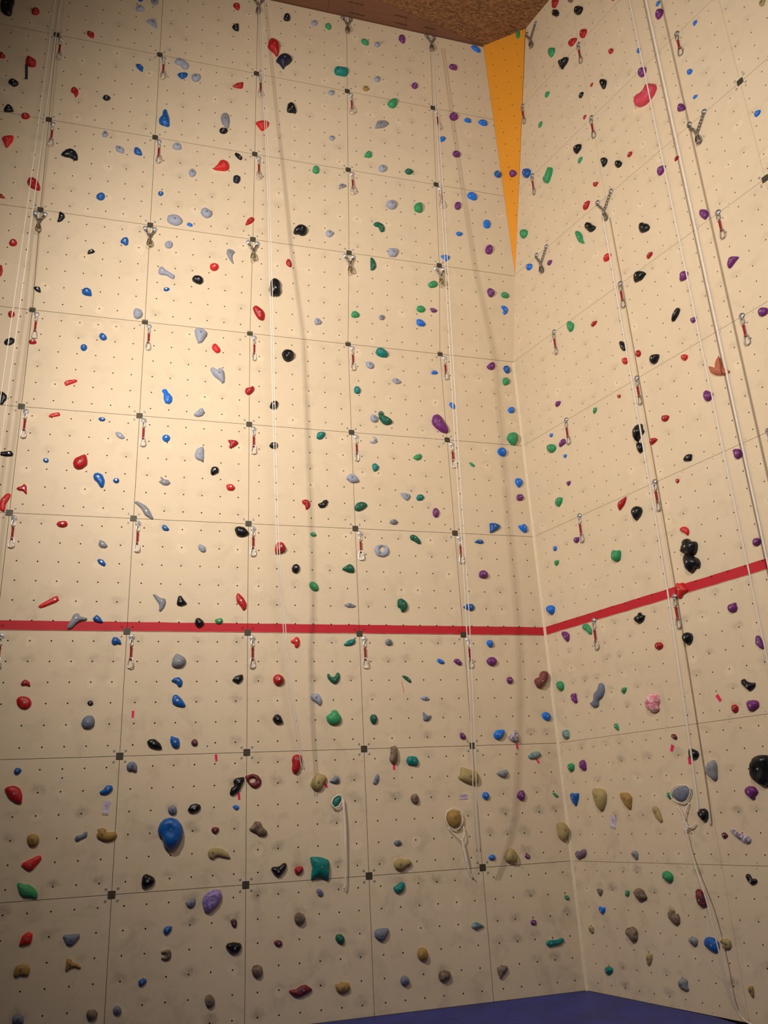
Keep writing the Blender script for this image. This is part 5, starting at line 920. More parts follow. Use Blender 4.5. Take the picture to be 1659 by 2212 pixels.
C|R|-1.909,1.963,0.028,0.001,-0.012,0.028|red oval hold, left wall first column, sixth row above stripe, upper right, left one|red holds on the left wall|-24,-48 30,-32 32,-3 -6,39 -31,44||
C|L|2.669,2.678,0.036,0.000,0.001,0.036|medium pale grey rounded hold, left wall fifth column, seventh row above red stripe, lower left|pale grey holds on the left wall|35,27 21,41 0,45 -21,33 -35,14 -42,-8 -38,-30 -21,-41 0,-41 21,-34 38,-15 42,8||
A|b|3.160,-0.300,0.021,0.007,-0.002,0.023|medium bright blue long hold, left wall fifth column, row just below red stripe|bright blue holds on the left wall|-26,-14 14,-31 48,-18 30,14 -22,34 -44,14||
A|G|2.709,1.301,0.037,0.004,0.000,0.031|medium grey oval hold, left wall fifth column, second row above red stripe|grey holds on the left wall|40,17 25,30 1,33 -21,26 -39,15 -47,-2 -41,-18 -23,-28 -1,-32 23,-28 39,-15 44,1||
R|R|1.776,6.916,0.024,0.010,-0.010,0.026|red oval hold, right wall second strip, fifth row above stripe, lower right, upper one|red holds on the right wall|-26,-12 6,-43 58,-12 -8,35 -29,32||
C|L|1.808,3.372,0.037,0.000,-0.001,0.037|medium pale grey rounded hold, left wall fourth column, seventh row above red stripe|pale grey holds on the left wall|42,15 32,34 12,42 -9,39 -30,28 -42,7 -40,-15 -30,-32 -13,-44 10,-42 28,-27 39,-7||
A|R|1.556,-2.306,0.037,-0.002,-0.001,0.031|medium red oval hold, left wall fourth column, second row below red stripe|red holds on the left wall|-35,-20 -13,-39 27,-24 47,6 39,34 -23,31 -41,11||
R|O|1.777,4.510,0.035,0.001,0.000,0.034|medium bright red oval hold, right wall second strip, third row above red stripe|bright red holds on the right wall|39,2 27,23 9,36 -11,42 -30,37 -38,19 -36,-2 -27,-23 -10,-39 11,-42 27,-34 39,-19||
R|P|0.690,4.497,0.033,-0.002,0.003,0.031|medium purple oval hold, right wall corner strip, third row above red stripe|purple holds on the right wall|-36,-15 -14,-33 34,-23 56,14 -10,40 -31,17||
R|R|2.337,8.464,0.027,0.002,-0.000,0.029|medium red oval hold, right wall third strip, sixth row above red stripe|red holds on the right wall|-27,-22 14,-44 39,-23 25,23 -16,43 -35,22||
R|P|0.697,2.781,0.032,0.002,0.001,0.031|medium purple oval hold, right wall corner strip, row just above red stripe|purple holds on the right wall|-29,-21 4,-36 40,-14 47,22 -17,38 -45,11||
B|K|-0.779,0.769,0.024,0.004,0.006,0.025|medium black oval hold, left wall second column, fourth row above red stripe, upper left|black holds on the left wall|-24,-32 32,-10 47,13 10,40 -27,16 -37,-27||
A|R|-1.040,-0.511,0.023,-0.001,0.008,0.026|medium red oval hold, left wall second column, row just below red stripe|red holds on the left wall|-30,-20 11,-17 48,-31 39,11 0,41 -29,22 -40,-5||
B|R|-1.598,0.758,0.038,0.000,0.001,0.038|medium red rounded hold, left wall first column, fourth row above red stripe|red holds on the left wall|33,26 19,41 -3,45 -23,34 -36,15 -42,-7 -36,-28 -19,-40 3,-41 23,-34 39,-17 42,7||
C|L|2.679,3.243,0.035,-0.003,-0.001,0.035|medium pale grey rounded hold, left wall fifth column, seventh row above red stripe, upper left|pale grey holds on the left wall|36,27 19,37 -1,39 -22,32 -36,13 -40,-8 -35,-27 -21,-40 0,-41 20,-30 35,-13 43,8||
A|b|3.356,3.319,0.024,-0.004,0.001,0.025|medium bright blue oval hold, left wall fifth column, third row above red stripe|bright blue holds on the left wall|-34,-26 20,-23 48,-2 23,28 -15,28 -43,-4||
R|Y|1.963,-1.522,0.023,-0.001,0.008,0.024|medium ochre oval hold, right wall third strip, bottom row|ochre holds on the right wall|-23,-5 -11,-32 7,-47 18,-29 25,17 21,42 -11,37 -27,17||
C|Y|2.505,2.491,0.034,0.001,0.003,0.035|medium ochre rounded hold, left wall fifth column, seventh row above red stripe|ochre holds on the left wall|-14,-40 34,-28 46,5 9,46 -31,28 -43,-11||
A|Z|0.360,-1.706,0.039,-0.001,0.000,0.037|slate grey rounded hold, left wall third column, second row below stripe, upper left, lower one|slate grey holds on the left wall|35,19 20,37 -2,42 -22,36 -37,22 -44,2 -36,-19 -19,-34 2,-41 23,-39 38,-23 40,-2||
R|G|0.907,-0.494,0.035,0.004,0.004,0.031|medium grey rounded hold, right wall second strip, second row below red stripe|grey holds on the right wall|-17,-22 10,-43 26,-32 36,9 20,41 -24,36 -51,12||
A|Z|2.563,-3.334,0.045,0.002,0.000,0.038|medium slate grey rounded hold, left wall fifth column, bottom row|slate grey holds on the left wall|39,17 23,32 3,41 -20,39 -36,24 -42,3 -39,-17 -25,-35 -3,-41 18,-36 36,-24 45,-4||
C|L|-0.715,1.125,0.031,0.001,0.001,0.031|pale grey oval hold, left wall second column, fifth row above stripe, upper right, upper one|pale grey holds on the left wall|26,26 14,39 -3,44 -19,35 -29,15 -32,-6 -28,-28 -15,-41 2,-41 18,-33 30,-16 34,7||
R|b|0.362,-1.005,0.029,0.002,-0.010,0.027|small bright blue oval hold, right wall corner strip, bottom row|bright blue holds on the right wall|-25,-28 8,-42 41,-10 44,25 3,19 -30,30 -42,6||
A|b|0.147,2.150,0.040,0.000,-0.001,0.038|small bright blue rounded hold, left wall third column, second row above red stripe|bright blue holds on the left wall|37,25 19,38 -2,41 -23,35 -39,19 -42,-3 -34,-23 -20,-38 2,-44 23,-35 36,-18 43,3||
A|B|0.350,-2.731,0.028,0.001,0.005,0.027|small blue oval hold, left wall third column, bottom row, upper left|blue holds on the left wall|-30,-13 -8,-36 7,-26 36,0 45,36 -16,33 -34,6||
R|P|2.860,2.101,0.037,0.002,-0.000,0.034|small purple rounded hold, right wall third strip, row just above red stripe|purple holds on the right wall|-39,-21 -6,-39 33,-25 45,6 20,33 -18,36 -35,10||
A|Z|2.564,-2.118,0.024,0.006,0.002,0.026|small slate grey oval hold, left wall fifth column, second row below red stripe|slate grey holds on the left wall|-24,-23 19,-26 47,-5 22,29 -21,26 -44,0||
R|P|0.876,6.395,0.028,-0.003,0.002,0.030|small purple oval hold, right wall second strip, fourth row above red stripe|purple holds on the right wall|-34,-12 -4,-36 36,-18 50,12 -14,41 -35,13||
R|N|1.611,7.412,0.025,0.004,0.006,0.028|small green oval hold, right wall second strip, fifth row above red stripe|green holds on the right wall|-36,-19 -11,-35 35,-15 45,19 -4,40 -30,10||
R|N|1.254,8.803,0.033,-0.001,0.002,0.032|small green rounded hold, right wall second strip, sixth row above red stripe|green holds on the right wall|-37,-18 -2,-39 34,-16 44,16 -5,43 -34,14||
A|b|3.765,-0.098,0.041,-0.002,0.002,0.034|small bright blue rounded hold, left wall corner column, row just below red stripe|bright blue holds on the left wall|-17,-43 24,-37 38,3 23,36 -25,37 -44,4||
A|N|3.752,2.091,0.013,-0.006,0.007,0.019|small green long hold, left wall corner column, second row above red stripe|green holds on the left wall|-14,-18 23,-31 37,-7 -3,29 -44,27||
R|N|1.057,8.463,0.030,0.005,0.004,0.026|small green oval hold, right wall second strip, sixth row above red stripe|green holds on the right wall|-33,-19 -13,-37 32,-9 44,24 -2,37 -28,4||
A|M|1.356,-2.916,0.025,0.005,-0.001,0.024|small maroon oval hold, left wall fourth column, bottom row|maroon holds on the left wall|-29,-12 9,-32 42,-13 33,17 -13,28 -42,13||
A|N|4.366,-1.739,0.012,0.000,-0.003,0.015|small green long hold, left wall corner column, second row below red stripe|green holds on the left wall|-4,-22 30,-26 27,-2 -11,26 -42,25||
A|N|0.757,0.117,0.026,0.004,0.001,0.028|small green oval hold, left wall third column, row just above red stripe|green holds on the left wall|-20,-31 22,-30 43,3 27,33 -27,23 -44,2||
R|N|0.895,0.716,0.021,-0.001,0.007,0.025|small green oval hold, right wall second strip, row below stripe, lower left, lower one|green holds on the right wall|-25,-8 0,-30 27,-40 29,-3 17,34 -17,36 -31,11||
R|O|2.506,4.164,0.032,0.003,-0.002,0.030|small bright red oval hold, right wall third strip, second row above red stripe|bright red holds on the right wall|-28,-13 -1,-42 32,-29 44,1 12,30 -21,36 -38,16||
A|B|-0.779,3.183,0.034,-0.000,0.003,0.034|small blue rounded hold, left wall second column, third row above red stripe|blue holds on the left wall|30,25 15,38 -3,40 -20,34 -33,18 -35,-4 -28,-23 -15,-38 3,-43 20,-33 31,-16 36,4||
R|R|2.329,5.517,0.032,0.006,0.004,0.026|small red oval hold, right wall third strip, fourth row above red stripe, lower left|red holds on the right wall|-33,-15 -18,-34 38,-12 46,18 -2,34 -31,10||
A|R|-1.552,3.510,0.033,0.001,0.004,0.034|small red rounded hold, left wall first column, third row above red stripe|red holds on the left wall|29,25 14,37 -4,40 -21,34 -33,16 -34,-5 -28,-24 -15,-39 4,-42 20,-32 32,-16 36,5||
A|B|0.179,1.108,0.024,0.000,-0.002,0.027|small blue oval hold, left wall third column, row just above red stripe|blue holds on the left wall|-16,-27 26,-32 46,-12 2,34 -24,33 -35,4||
R|R|1.963,4.501,0.033,-0.001,0.000,0.032|small red oval hold, right wall third strip, third row above red stripe|red holds on the right wall|31,5 24,24 10,39 -7,40 -22,31 -32,16 -34,-5 -24,-25 -9,-36 7,-40 23,-34 32,-16||
A|P|3.961,-0.509,0.035,0.000,-0.001,0.034|small purple rounded hold, left wall corner column, row just below red stripe|purple holds on the left wall|-22,-39 20,-35 40,1 20,37 -19,34 -38,2||
R|K|1.792,8.283,0.031,0.001,-0.000,0.032|small black rounded hold, right wall second strip, sixth row above red stripe|black holds on the right wall|-34,-14 -8,-39 31,-21 47,16 -4,40 -33,19||
A|Z|1.760,-2.514,0.023,0.001,-0.001,0.026|small slate grey oval hold, left wall fourth column, bottom row|slate grey holds on the left wall|-16,-28 18,-38 39,-11 14,26 -20,37 -35,14||
R|P|2.690,4.496,0.025,0.001,-0.002,0.027|small purple oval hold, right wall third strip, third row above red stripe|purple holds on the right wall|-30,-7 -12,-34 25,-24 48,8 3,27 -34,29||
A|P|3.347,-1.098,0.030,0.000,0.001,0.028|small purple oval hold, left wall fifth column, row just below red stripe|purple holds on the left wall|-25,-23 10,-38 40,-19 21,24 -17,41 -29,14||
C|L|2.041,1.628,0.032,-0.001,-0.000,0.032|small pale grey rounded hold, left wall fourth column, sixth row above red stripe|pale grey holds on the left wall|34,24 19,35 -1,35 -19,27 -34,13 -40,-7 -32,-23 -18,-33 1,-37 20,-29 33,-12 37,6||
A|G|2.576,-0.091,0.040,-0.000,0.001,0.035|small grey rounded hold, left wall fifth column, row just below red stripe|grey holds on the left wall|34,18 22,32 2,38 -19,32 -33,18 -41,0 -37,-19 -21,-31 -1,-35 19,-32 36,-19 40,0||
R|Q|0.365,-0.840,0.026,0.001,-0.003,0.028|small brown triangular hold, right wall corner strip, bottom row|brown holds on the right wall|-30,-9 -2,-47 29,-13 42,17 1,28 -40,23||
A|R|-1.306,3.189,0.035,0.001,0.001,0.027|small red oval hold, left wall second column, third row above red stripe|red holds on the left wall|34,15 20,25 0,29 -21,25 -34,13 -39,-1 -36,-16 -21,-26 0,-27 19,-23 36,-13 41,1||
R|S|0.176,-1.195,0.032,0.004,-0.002,0.027|small sand yellow rounded hold, right wall corner strip, bottom row|sand yellow holds on the right wall|-23,-13 -5,-35 30,-31 32,22 -1,31 -33,26||
A|b|3.551,-1.712,0.037,0.002,0.001,0.035|small bright blue rounded hold, left wall corner column, second row below red stripe|bright blue holds on the left wall|-32,-16 -12,-38 28,-30 44,4 27,34 -18,39 -37,7||
A|M|0.948,-2.714,0.023,0.002,-0.005,0.025|small maroon oval hold, left wall third column, bottom row|maroon holds on the left wall|-16,-27 16,-44 30,-6 21,26 -17,32 -33,18||
A|Z|-0.044,-3.319,0.032,-0.000,0.001,0.031|small slate grey rounded hold, left wall third column, bottom row|slate grey holds on the left wall|30,14 17,29 -2,37 -20,32 -32,20 -37,4 -32,-15 -16,-29 2,-34 20,-33 34,-22 37,-4||
C|R|-1.754,0.104,0.015,-0.001,-0.009,0.019|small red triangular hold, left wall first column, fifth row above red stripe|red holds on the left wall|-19,-28 41,-25 1,20 -24,33||
A|B|0.155,-3.122,0.026,-0.003,-0.001,0.025|small blue oval hold, left wall third column, bottom row, lower left|blue holds on the left wall|-28,-28 7,-27 37,2 34,23 -15,25 -36,5||
R|N|1.067,1.059,0.028,0.000,0.001,0.026|small green oval hold, right wall second strip, row below stripe, lower left, upper one|green holds on the right wall|-29,-16 -2,-36 30,-7 42,25 -10,28 -32,6||
A|b|3.564,-2.312,0.027,-0.000,0.002,0.025|small bright blue oval hold, left wall corner column, second row below red stripe|bright blue holds on the left wall|-29,-19 2,-26 38,-12 33,22 -5,30 -40,4||
B|G|2.683,0.395,0.031,0.000,-0.001,0.032|small grey rounded hold, left wall fifth column, fourth row above red stripe|grey holds on the left wall|34,22 18,32 -1,33 -20,28 -34,15 -37,-4 -31,-20 -18,-32 1,-36 19,-28 32,-13 38,4||
R|N|1.245,4.154,0.026,-0.001,-0.002,0.024|small green oval hold, right wall second strip, second row above red stripe|green holds on the right wall|-20,-38 20,-19 36,21 -7,34 -29,2||
R|N|0.333,2.617,0.027,0.001,-0.002,0.027|small green rounded hold, right wall corner strip, row just above red stripe|green holds on the right wall|-27,-14 -6,-37 33,-14 43,20 -11,33 -32,13||
A|N|1.768,1.109,0.023,0.001,0.000,0.025|small green oval hold, left wall fourth column, row just above red stripe|green holds on the left wall|-16,-24 24,-26 40,-2 11,27 -22,23 -38,2||
A|M|0.759,-1.901,0.030,0.002,-0.004,0.026|small maroon oval hold, left wall third column, second row below red stripe|maroon holds on the left wall|-31,-14 8,-39 40,-2 34,19 -16,27 -35,7||
A|B|-0.533,2.321,0.021,0.009,0.000,0.023|small blue oval hold, left wall second column, second row above red stripe|blue holds on the left wall|-16,-23 20,-23 40,3 17,24 -25,20 -38,-1||
R|R|2.321,6.902,0.026,0.004,0.001,0.026|small red oval hold, right wall third strip, fifth row above red stripe|red holds on the right wall|-31,-7 -12,-28 31,-20 42,14 0,32 -30,9||
R|S|4.123,7.269,0.025,0.005,-0.003,0.027|small sand yellow oval hold, right wall right-hand strip, fifth row above red stripe|sand yellow holds on the right wall|-27,0 -10,-36 18,-31 41,-1 2,39 -24,28||
R|R|2.316,0.720,0.033,0.003,-0.001,0.030|small red rounded hold, right wall third strip, row just below red stripe|red holds on the right wall|-28,-23 -7,-38 27,-26 38,9 16,33 -16,34 -30,10||
B|B|0.075,0.426,0.024,-0.004,0.000,0.023|small blue oval hold, left wall third column, fourth row above red stripe|blue holds on the left wall|-20,-25 12,-21 38,4 24,23 -16,25 -37,-6||
R|b|3.244,7.244,0.031,0.001,0.000,0.025|small bright blue oval hold, right wall right-hand strip, fifth row above red stripe, upper left|bright blue holds on the right wall|-29,-14 6,-36 30,-19 27,13 -8,36 -26,20||
A|E|2.627,2.675,0.035,-0.000,0.001,0.030|small dark green rounded hold, left wall fifth column, third row above red stripe|dark green holds on the left wall|28,18 17,31 1,36 -16,29 -27,15 -33,-2 -30,-20 -17,-31 -1,-33 16,-29 30,-16 33,2||
R|N|0.730,-0.842,0.024,0.002,0.001,0.022|small green oval hold, right wall corner strip, bottom row|green holds on the right wall|-26,-17 2,-28 26,-9 33,30 -7,25 -28,0||
R|b|3.812,6.155,0.027,-0.001,-0.001,0.028|small bright blue rounded hold, right wall right-hand strip, fourth row above red stripe|bright blue holds on the right wall|-30,-10 -15,-33 23,-25 39,6 23,21 -9,31 -31,10||
R|P|0.691,3.475,0.023,-0.003,-0.000,0.023|small purple rounded hold, right wall corner strip, second row above red stripe|purple holds on the right wall|-10,-34 22,-19 38,14 -14,27 -36,12||
R|M|1.605,0.548,0.025,-0.002,0.003,0.021|small maroon oval hold, right wall second strip, second row below red stripe|maroon holds on the right wall|-14,-18 21,-28 31,-12 15,21 -17,28 -36,9||
C|b|0.304,0.076,0.020,-0.004,0.004,0.022|small bright blue oval hold, left wall third column, fifth row above red stripe|bright blue holds on the left wall|-12,-20 29,-21 34,10 -14,32 -37,-1||
A|M|0.546,-1.094,0.029,-0.000,0.001,0.030|small maroon rounded hold, left wall third column, row just below red stripe|maroon holds on the left wall|27,15 16,29 -1,35 -17,29 -28,17 -33,1 -29,-16 -15,-28 1,-32 17,-30 30,-18 32,-1||
A|B|-1.034,-1.306,0.028,-0.001,0.001,0.026|small blue rounded hold, left wall second column, second row below red stripe|blue holds on the left wall|-24,-19 0,-30 18,-20 39,7 14,31 -16,29 -30,2||
A|N|1.956,-0.820,0.018,0.002,-0.001,0.017|small green long hold, left wall fourth column, row just below red stripe|green holds on the left wall|-32,-17 28,-18 31,5 6,18 -33,12||
A|b|0.957,-1.711,0.014,0.001,0.001,0.021|small bright blue oval hold, left wall third column, second row below red stripe|bright blue holds on the left wall|-17,-14 5,-26 27,-11 29,10 -7,28 -38,13||
C|B|-0.047,0.438,0.027,0.000,-0.001,0.027|small blue rounded hold, left wall third column, fifth row above red stripe|blue holds on the left wall|27,21 14,30 -1,30 -17,25 -28,12 -31,-5 -25,-19 -14,-30 2,-33 17,-24 26,-11 31,5||
A|P|3.955,-2.944,0.022,0.001,-0.000,0.025|small purple oval hold, left wall corner column, bottom row|purple holds on the left wall|-26,-17 8,-28 34,-6 27,19 -10,28 -32,5||
R|N|1.433,0.031,0.022,-0.001,0.001,0.023|small green oval hold, right wall second strip, second row below red stripe|green holds on the right wall|-9,-29 11,-34 25,6 15,28 -14,28 -29,2||
R|b|3.239,6.902,0.015,-0.005,0.002,0.019|small bright blue oval hold, right wall right-hand strip, fifth row above red stripe, lower left|bright blue holds on the right wall|-20,-17 17,-18 36,-2 -3,24 -30,12||
A|B|-0.343,1.615,0.027,-0.001,-0.000,0.027|small blue rounded hold, left wall second column, second row above red stripe, lower right|blue holds on the left wall|27,17 15,27 -2,28 -17,23 -29,13 -33,-2 -26,-16 -14,-25 2,-29 18,-25 28,-12 31,2||
A|P|3.965,-2.328,0.020,-0.002,0.002,0.022|small purple oval hold, left wall corner column, second row below red stripe|purple holds on the left wall|-11,-22 16,-18 31,3 2,30 -38,7||
R|b|2.701,8.099,0.025,0.002,0.001,0.025|small bright blue rounded hold, right wall third strip, sixth row above red stripe|bright blue holds on the right wall|-24,-9 -5,-33 29,-19 29,20 -3,34 -26,7||
R|R|2.883,6.382,0.021,-0.004,-0.001,0.020|small red oval hold, right wall third strip, fourth row above red stripe, upper right|red holds on the right wall|-26,-26 18,-17 33,7 0,25 -25,10||
R|R|2.495,9.129,0.005,0.007,-0.008,0.005|small red long hold, right wall third strip, seventh row above red stripe|red holds on the right wall|-13,8 6,-16 26,-21 -19,29||
C|B|-0.414,3.150,0.011,-0.001,-0.002,0.013|small blue long hold, left wall second column, seventh row above red stripe|blue holds on the left wall|-27,-8 2,-18 27,2 29,19 -30,4||
R|M|1.970,-0.323,0.023,0.001,0.002,0.022|small maroon rounded hold, right wall third strip, second row below red stripe|maroon holds on the right wall|-22,-10 -8,-29 17,-17 37,-2 14,23 -11,25 -26,8||
R|b|3.059,8.443,0.024,0.003,0.001,0.022|small bright blue oval hold, right wall third strip, sixth row above red stripe|bright blue holds on the right wall|-27,-8 -7,-27 23,-14 33,14 1,29 -24,6||
A|N|4.361,-2.743,0.019,-0.001,-0.001,0.021|small green oval hold, left wall corner column, bottom row|green holds on the left wall|-15,-19 14,-26 28,-8 16,17 -14,25 -30,11||
R|b|0.510,4.162,0.020,0.003,-0.001,0.022|small bright blue rounded hold, right wall corner strip, second row above red stripe|bright blue holds on the right wall|-25,-4 -5,-25 22,-23 34,10 -2,25 -24,17||
R|b|0.693,3.817,0.018,0.000,-0.002,0.020|small bright blue oval hold, right wall corner strip, second row above red stripe|bright blue holds on the right wall|-10,-26 18,-19 30,8 -7,22 -32,16||
R|b|0.338,2.788,0.025,0.000,-0.000,0.026|small bright blue rounded hold, right wall corner strip, row just above red stripe|bright blue holds on the right wall|27,8 18,20 6,27 -9,28 -21,21 -27,7 -25,-7 -19,-21 -6,-29 8,-27 20,-20 28,-8||
A|B|-1.053,1.798,0.023,0.002,-0.000,0.024|small blue rounded hold, left wall second column, second row above red stripe, lower left|blue holds on the left wall|26,7 18,20 4,26 -10,24 -22,18 -29,6 -26,-7 -17,-18 -4,-25 11,-26 23,-18 27,-6||
A|D|-0.444,-0.700,0.025,0.000,0.000,0.022|small navy rounded hold, left wall second column, row just below red stripe|navy holds on the left wall|-20,-16 7,-25 30,-8 20,17 -7,25 -29,6||
R|b|3.425,7.757,0.021,-0.002,-0.000,0.022|small bright blue rounded hold, right wall right-hand strip, fifth row above red stripe|bright blue holds on the right wall|-17,-28 16,-17 30,9 -3,30 -26,7||
R|R|1.791,7.934,0.021,0.000,0.001,0.019|small red oval hold, right wall second strip, sixth row above red stripe|red holds on the right wall|-18,-26 16,-14 29,8 1,30 -28,3||
R|R|1.612,4.156,0.017,0.002,-0.004,0.018|small red oval hold, right wall second strip, second row above red stripe|red holds on the right wall|-8,-23 16,-21 26,8 -4,22 -29,15||
R|R|1.974,8.281,0.016,0.002,0.001,0.018|small red oval hold, right wall third strip, sixth row above red stripe|red holds on the right wall|-14,-21 17,-16 29,12 -6,23 -25,2||
R|R|2.156,2.952,0.018,0.001,-0.001,0.019|small red rounded hold, right wall third strip, row just above red stripe|red holds on the right wall|-9,-26 20,-15 24,12 -12,24 -23,5||"""
HOLDS = []
for i, ln in enumerate(TABLE.split('\n')):
    wl, col, nums, label, group, pts, hole, sc = ln.split('|')
    u, v, H, bx, by, dm = map(float, nums.split(','))
    P = [(float(a) / 1000, float(b) / 1000) for a, b in (q.split(',') for q in pts.split())]
    Hp = [(float(a) / 1000, float(b) / 1000) for a, b in (q.split(',') for q in hole.split())] if hole else None
    sc = tuple(map(float, sc.split(','))) if sc else None
    mk = HM[col]
    if 'pink' in label and 'below' in label: mk = HM['x']
    me, V, z = hold_mesh(P, Hp, H, dm, mk, i, sc)
    o = obj('large_hold' if max(np.ptp(np.array(P), axis=0)) > .15 else 'small_hold' if max(np.ptp(np.array(P), axis=0)) < .094 else 'climbing_hold', me, fmat(wl, u, v, .0004)); tag(o, label, 'climbing hold', group)  # all plain climbing holds; the name depends on size alone
    k = int(np.argmin((V[:, 0] - bx) ** 2 + (V[:, 1] - by) ** 2)); d2 = (V[:, 0] - bx) ** 2 + (V[:, 1] - by) ** 2
    if dm > .017:
        near = np.argsort(d2)[:5]; hz = float(z[near].mean())
        # local slope
        A = np.c_[V[near], np.ones(len(near))]; cf, *_ = np.linalg.lstsq(A, z[near], rcond=None)
        nrm = Vector((-float(np.clip(cf[0], -.5, .5)), -float(np.clip(cf[1], -.5, .5)), 1)).normalized()
        b = obj('bolt', B_dull if col in 'QYSLGZ' else B_shiny, Matrix.Translation((bx, by, hz - .001)) @ nrm.to_track_quat('Z', 'Y').to_matrix().to_4x4() @ Matrix.Scale(min(1, dm / .024), 4), o)
    HOLDS.append((o, wl, u, v, H, P, col))

# ---------------------------------------------------------------- hardware
def screw_mesh(mat):
    mb = MB(); mb.lathe([(.0115, 0), (.0115, .003), (.009, .0055), (.005, .0062), (.0048, .002), (.0001, .002)], 12, 0)
    return mb.mesh('plate_bolt', (mat,), True)
SC_s, SC_r = screw_mesh(M_steel2), screw_mesh(M_boltred)
def plate_mesh():
    mb = MB(); mb.box((0, 0, .001), (.066, .064, .003), 0)
    return mb.mesh('anchor_plate', (M_plate,))
PM = plate_mesh()
RB = MB().box((0, 0, .0031), (.05, .010, .0022)).mesh('plate_rib', (M_plate2,))
FR = MB().box((0, .028, .0035), (.062, .004, .003)).box((0, -.028, .0035), (.062, .004, .003)).box((.029, 0, .0035), (.004, .06, .003)).box((-.029, 0, .0035), (.004, .06, .003)).mesh('plate_frame', (M_plate2,))
def hanger_mesh():
    mb = MB(); mb.lathe([(.031, 0), (.0315, .004), (.028, .012), (.015, .0165), (.009, .0175), (.009, .022), (.0001, .023)], 20)
    mb.box((0, -.026, .012), (.024, .022, .005), 0)
    return mb.mesh('hanger', (M_steel,), True)
HG = hanger_mesh()
HGd = HG.copy(); HGd.materials.clear(); HGd.materials.append(M_steel2)
def biner_pts(hh, ww, top=.55):
    """closed trapezoid carabiner outline hanging from y=0"""
    P = [(-ww * top * .5, 0), (0, .004), (ww * top * .5, 0), (ww * .5, -hh * .62), (ww * .42, -hh * .9), (0, -hh), (-ww * .42, -hh * .92), (-ww * .5, -hh * .7)]
    Q = [np.array(p) for p in P]; Q = chaikin(chaikin(Q)); return [(float(q[0]), float(q[1]), 0) for q in Q]
def biner_mesh(hh, ww, r, mat):
    mb = MB(); pts = biner_pts(hh, ww); mb.tube(pts, r, 8, True)
    return mb.mesh('carabiner', (mat,), True)
QL = biner_mesh(.062, .034, .0055, M_steel); BN = biner_mesh(.098, .058, .0058, M_steel)
def gate_mesh(mat):
    return MB().tube([(.019, -.012, .0), (.028, -.062, .003)], .0036, 8).mesh('gate', (mat,), True)
GT = gate_mesh(M_steel2)
QLd = biner_mesh(.062, .034, .0055, M_steel2); BNd = biner_mesh(.098, .058, .0058, M_steel2); BG = biner_mesh(.085, .05, .007, M_gold); BG2 = biner_mesh(.09, .054, .008, M_chain)
def sling_mesh():
    mb = MB(); n = 9; vs = []; 
    prof = [.013, .011, .010, .010, .0105, .010, .010, .011, .013]
    for i in range(n):
        y = -.118 * i / (n - 1)
        for sx, sz in ((-1, -1), (1, -1), (1, 1), (-1, 1)): vs.append((sx * prof[i], y, sz * (.0035 if 0 < i < n - 1 else .0065)))
    fs = []
    for i in range(n - 1):
        for k in range(4): fs.append((i * 4 + k, i * 4 + (k + 1) % 4, (i + 1) * 4 + (k + 1) % 4, (i + 1) * 4 + k))
    fs += [(0, 1, 2, 3), ((n - 1) * 4 + 3, (n - 1) * 4 + 2, (n - 1) * 4 + 1, (n - 1) * 4)]
    mb.add(vs, fs); return mb.mesh('sling', (M_red,))
SL = sling_mesh()
def stitch_mesh():
    mb = MB()
    for i in range(9): mb.box((0, -.02 - .0095 * i, .0), (.0185, .0026, .0085))
    return mb.mesh('stitching', (plain('dark_red_thread', srgb(96, 16, 22), .8),))
ST = stitch_mesh()
ROWN = {-1: 'at the mat', 0: 'second seam below red stripe', 1: 'first seam below red stripe', 2: 'the red stripe seam', 3: 'first seam above red stripe', 4: 'second seam above red stripe', 5: 'third seam above red stripe',
        6: 'fourth seam above red stripe', 7: 'fifth seam above red stripe', 8: 'sixth seam above red stripe', 9: 'ceiling edge'}
CN = {0: 'first', 1: 'second', 2: 'third', 3: 'fourth', 4: 'fifth'}
def wall_rot(N_):
    """orientation: local x along wall, y = world up, z = out of wall (horizontal)"""
    n = Vector((N_.x, N_.y, 0)).normalized(); x = ZV.cross(n).normalized()
    return Matrix(((x.x, 0, n.x, 0), (x.y, 0, n.y, 0), (x.z, 1, n.z, 0), (0, 0, 0, 1)))
def quickdraw(fr, u, v, label, dark=False, turn=0.0, group='quickdraws with red slings'):
    Mw = fmat(fr, u, v, .0005)
    e = empty('quickdraw', Mw); tag(e, label, 'quickdraw', group)
    O_, X_, Y_, N_ = frame(fr); R = wall_rot(N_); Mi = Mw.inverted()
    obj('hanger', HGd if dark else HG, Matrix.Identity(4), e)
    P = O_ + X_ * u + Y_ * v + N_ * .018
    base = Matrix.Translation(P + Vector((0, 0, -.026))) @ R
    q = obj('quick_link', QLd if dark else QL, Mi @ base @ Matrix.Rotation(.5, 4, 'Y'), e)
    Rt = Matrix.Rotation(turn, 4, 'Y')
    s = obj('sling', SL, Mi @ Matrix.Translation((0, 0, -.080)) @ base @ Rt @ Matrix.Rotation(.25, 4, 'Y'), e)
    obj('stitching', ST, Matrix.Identity(4), s)
    b = obj('carabiner', BNd if dark else BN, Mi @ Matrix.Translation((0, 0, -.190)) @ base @ Rt, e)
    obj('gate', GT, Matrix.Identity(4), b)
    return e
def linkm():
    pts = [(.0 + .0105 * math.cos(a), (.0115 if math.sin(a) > 0 else -.0115) + .0105 * math.sin(a), 0) for a in [2 * math.pi * k / 14 for k in range(14)]]
    return MB().tube(pts, .0048, 6, True).mesh('chain_link', (M_chain,), True)
LK = linkm()
